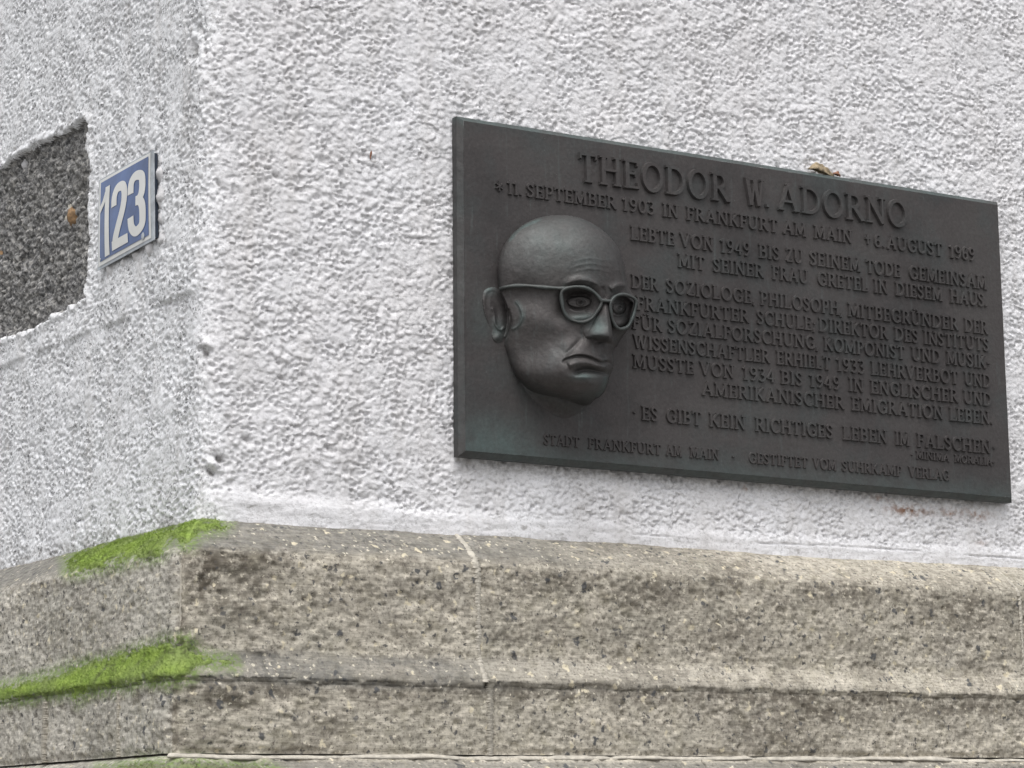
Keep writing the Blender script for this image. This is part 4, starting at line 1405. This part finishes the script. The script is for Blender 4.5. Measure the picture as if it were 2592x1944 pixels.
def lp(u, v, out=0.0):
    """point on the number plate: u from its left edge, v from its top edge, 0..1"""
    a = c1 * (1 - u) + c2 * u
    b_ = c4 * (1 - u) + c3 * u
    p = a * (1 - v) + b_ * v
    bow = 0.0035 * (1 - (2 * u - 1) ** 2) * (1 - (2 * v - 1) ** 2)
    return (p[0] - out - bow, p[1], p[2])


def plate_patch(u0, v0, u1, v1, out, name, mat, nn=16, thick=0.0):
    V, Fl = [], []
    for j in range(nn + 1):
        for i in range(nn + 1):
            V.append(lp(u0 + (u1 - u0) * i / nn, v0 + (v1 - v0) * j / nn, out))
    for j in range(nn):
        for i in range(nn):
            a = j * (nn + 1) + i
            Fl.append((a, a + nn + 1, a + nn + 2, a + 1))
    if thick:
        ring = [i for i in range(nn + 1)] + [j * (nn + 1) + nn for j in range(1, nn + 1)] + [nn * (nn + 1) + i for i in range(nn - 1, -1, -1)] + [j * (nn + 1) for j in range(nn - 1, 0, -1)]
        k0 = len(V)
        for r_ in ring: V.append((V[r_][0] + thick, V[r_][1], V[r_][2]))
        for k in range(len(ring)):
            a, b_ = ring[k], ring[(k + 1) % len(ring)]
            Fl.append((a, b_, k0 + (k + 1) % len(ring), k0 + k))
    return child(name, poly_mesh(name, V, Fl, False), num, mat)


plate_patch(0, 0, 1, 1, 0.0, 'plate_edge', M_GREYED, thick=0.0015)
bd = plate_patch(0.02, 0.016, 0.955, 0.968, 0.0006, 'white_border', M_WHITE)
plate_patch(0.055, 0.05, 0.925, 0.925, 0.0012, 'blue_field', M_BLUE)

# bold condensed digits, traced as closed outlines between an outer and an inner edge
def ribbon(pts, w, n=5):
    C = catmull(pts, n) if len(pts) > 2 else np.array(pts, float)
    return C, w


def digit(strokes, u0, u1, v0, v1):
    V, Fl = [], []
    k = 0
    for C, w in strokes:
        C = np.array(C, float)
        if len(C) < 6: C = np.array([np.array([np.interp(t, np.linspace(0, 1, len(C)), C[:, k_]) for k_ in (0, 1)]) for t in np.linspace(0, 1, 22)])
        base = len(V)
        hh = 0.0018 + 0.00012 * k
        k += 1
        n = len(C)
        for i in range(n):
            # widths and directions are taken in plate proportions (digit box 0.30 wide to 1 high)
            a, b_ = C[max(i - 1, 0)], C[min(i + 1, n - 1)]
            d = np.array([(b_[0] - a[0]) * 0.42, b_[1] - a[1]])
            d /= np.hypot(*d) + 1e-9
            nn = np.array([-d[1], d[0]])
            for sg in (1, -1):
                q = (C[i][0] + nn[0] * w / 2 * sg / 0.42, C[i][1] + nn[1] * w / 2 * sg)
                V.append(lp(u0 + (u1 - u0) * q[0], v1 + (v0 - v1) * q[1], hh))
        for i in range(n - 1):
            o = base + 2 * i
            Fl.append((o, o + 1, o + 3, o + 2))
    return child('digit', poly_mesh('digit', V, Fl), num, M_WHITE)


WD = 0.155
digit([([(0.66, 0.0), (0.66, 1.0)], WD), ([(0.62, 0.955), (0.36, 0.80), (0.02, 0.70)], 0.085)], 0.05, 0.285, 0.135, 0.905)
digit([(catmull([(0.16, 0.66), (0.17, 0.80), (0.30, 0.90), (0.52, 0.925), (0.74, 0.89), (0.83, 0.78), (0.80, 0.64), (0.68, 0.50), (0.44, 0.32), (0.24, 0.16), (0.19, 0.02)], 6), WD * 0.95), ([(0.0, 0.07), (1.0, 0.07)], 0.14)], 0.30, 0.585, 0.165, 0.885)
digit([(catmull([(0.16, 0.68), (0.18, 0.84), (0.34, 0.92), (0.58, 0.925), (0.80, 0.87), (0.84, 0.72), (0.78, 0.60), (0.62, 0.535), (0.46, 0.53)], 6), WD * 0.95),
       (catmull([(0.46, 0.53), (0.66, 0.52), (0.82, 0.43), (0.85, 0.26), (0.80, 0.13), (0.60, 0.07), (0.38, 0.07), (0.20, 0.16), (0.16, 0.32)], 6), WD * 0.95)], 0.60, 0.885, 0.15, 0.86)
# screw and the mortar lumps that hold the plate off the wall
def disc(u, v, r, out, name, mat, parent):
    c = np.array(lp(u, v, out))
    V = [tuple(c + np.array([-0.0012, 0, 0]))] + [tuple(c + np.array([0, r * math.cos(a), r * math.sin(a)])) for a in np.linspace(0, 2 * math.pi, 16, endpoint=False)]
    Fl = [(0, 1 + i, 1 + (i + 1) % 16) for i in range(16)]
    return child(name, poly_mesh(name, V, Fl, True), parent, mat)


disc(0.83, 0.905, 0.0055, 0.0016, 'screw_head', M_GREYED, num)
disc(0.07, 0.90, 0.0022, 0.0016, 'screw_head', M_GREYED, num)
plate_patch(0.05, 0.03, 0.985, 0.97, -0.0025, 'gap_shade', M_DARK, 4, thick=0.0052)  # dark slab standing in for the shaded gap behind the plate
for k, (u, v, r) in enumerate(((1.03, 0.13, 0.006), (1.02, 0.27, 0.008), (1.03, 0.50, 0.010), (1.02, 0.58, 0.007), (1.02, 0.76, 0.006), (1.02, 0.98, 0.007), (0.85, 1.02, 0.010), (0.6, 1.03, 0.008), (0.4, 1.02, 0.009), (0.15, 1.015, 0.010))):
    c = np.array(lp(u - 0.005, v, -0.012))
    rock('mortar_lump', tuple(c), r, wall, M_WMORTAR, 400 + k, (1.0, 1.5, 1.5))

# ------------------------------------------------------------------ dry leaf lying on the top edge of the plaque
def leaf(name, c, L, Wd, H_, seed, mat, label, ux=(1, 0, -0.1)):
    nu, nv = 34, 15
    rs = np.random.default_rng(seed)
    ux = np.array(ux, float); ux /= np.linalg.norm(ux)
    V = []
    for i in range(nu):
        a = i / (nu - 1)
        w = Wd * (math.sin(math.pi * min(1, a * 0.92 + 0.04)) ** 0.7) * (1 + 0.12 * math.sin(a * 31))
        for j in range(nv):
            b_ = 2 * j / (nv - 1) - 1
            curl = b_ * 2.1 + 0.6 * math.sin(a * 5)
            y = -w * math.sin(curl) * 0.55
            z = w * (1 - math.cos(curl)) * 0.55 * H_ + 0.10 * L * math.sin(a * 3.1) + 0.0016 * math.sin(a * 23 + b_ * 5) + 0.0010 * math.cos(b_ * 17 + a * 9)
            p = np.array(c) + ux * (a - 0.5) * L + np.array([0, y, z])
            V.append(tuple(p))
    Fl = []
    for i in range(nu - 1):
        for j in range(nv - 1):
            q = i * nv + j
            Fl.append((q, q + nv, q + nv + 1, q + 1))
    me = poly_mesh(name, [np.array(v) - np.array(c) for v in V], Fl, True)
    o = link(name, me, None, mat)
    o.location = c
    sm = o.modifiers.new('thickness', 'SOLIDIFY')
    sm.thickness = 0.0005
    return o


def crumpled_leaf(name, c, L, Wd, H_, mat, label, slope, seed):
    """a dead leaf rolled in on itself: folded sheet with pleats along its length"""
    nu, nv = 44, 26
    V, Fl = [], []
    for i in range(nu):
        a = i / (nu - 1)
        env = (math.sin(math.pi * (0.03 + 0.94 * a)) ** 0.6) * (0.75 + 0.5 * float(vnoise(np.array(a * 5.0), np.array(1.0), seed)))
        for j in range(nv):
            th = -0.5 + 5.4 * j / (nv - 1)
            r = 1.0 - 0.5 * j / (nv - 1)
            r *= 1 + 0.24 * math.sin(th * 4 + a * 6) + 0.75 * (float(fbm(np.array(a * 7.0), np.array(j * 0.35), seed + 2, 3)) - 0.5)
            V.append(((a - 0.5) * L + 0.06 * L * math.sin(th * 1.5), -Wd * env * r * math.cos(th), H_ * env * (0.75 + r * math.sin(th)) + (a - 0.5) * L * slope))
    for i in range(nu - 1):
        for j in range(nv - 1):
            q = i * nv + j
            Fl.append((q, q + nv, q + nv + 1, q + 1))
    o = link(name, poly_mesh(name, V, Fl, True), None, mat)
    o.location = c
    sm = o.modifiers.new('thickness', 'SOLIDIFY')
    sm.thickness = 0.0006
    return tag(o, label, 'leaf')


lc = on_right(2078, 438, 0.011)
crumpled_leaf('dry_leaf', (lc[0], lc[1], lc[2] - 0.001), 0.048, 0.007, 0.0085, M_LEAF, 'crumpled tan dry leaf lying on the top edge of the bronze plaque', -0.13, 7)
lc2 = on_right(2117, 443, 0.012)
crumpled_leaf('leaf_scrap', (lc2[0], lc2[1], lc2[2] - 0.001), 0.015, 0.004, 0.0038, M_RED, 'small dark brown leaf scrap at the right end of the dry leaf on the plaque', -0.13, 9)
lc3 = on_right(939, 394, 0.007)
tag(leaf('seed_scale', tuple(lc3), 0.010, 0.0035, 1.0, 6, M_RED, '', (0.2, 0, 1)), 'tiny red-brown seed scale stuck to the white wall left of the plaque', 'leaf')
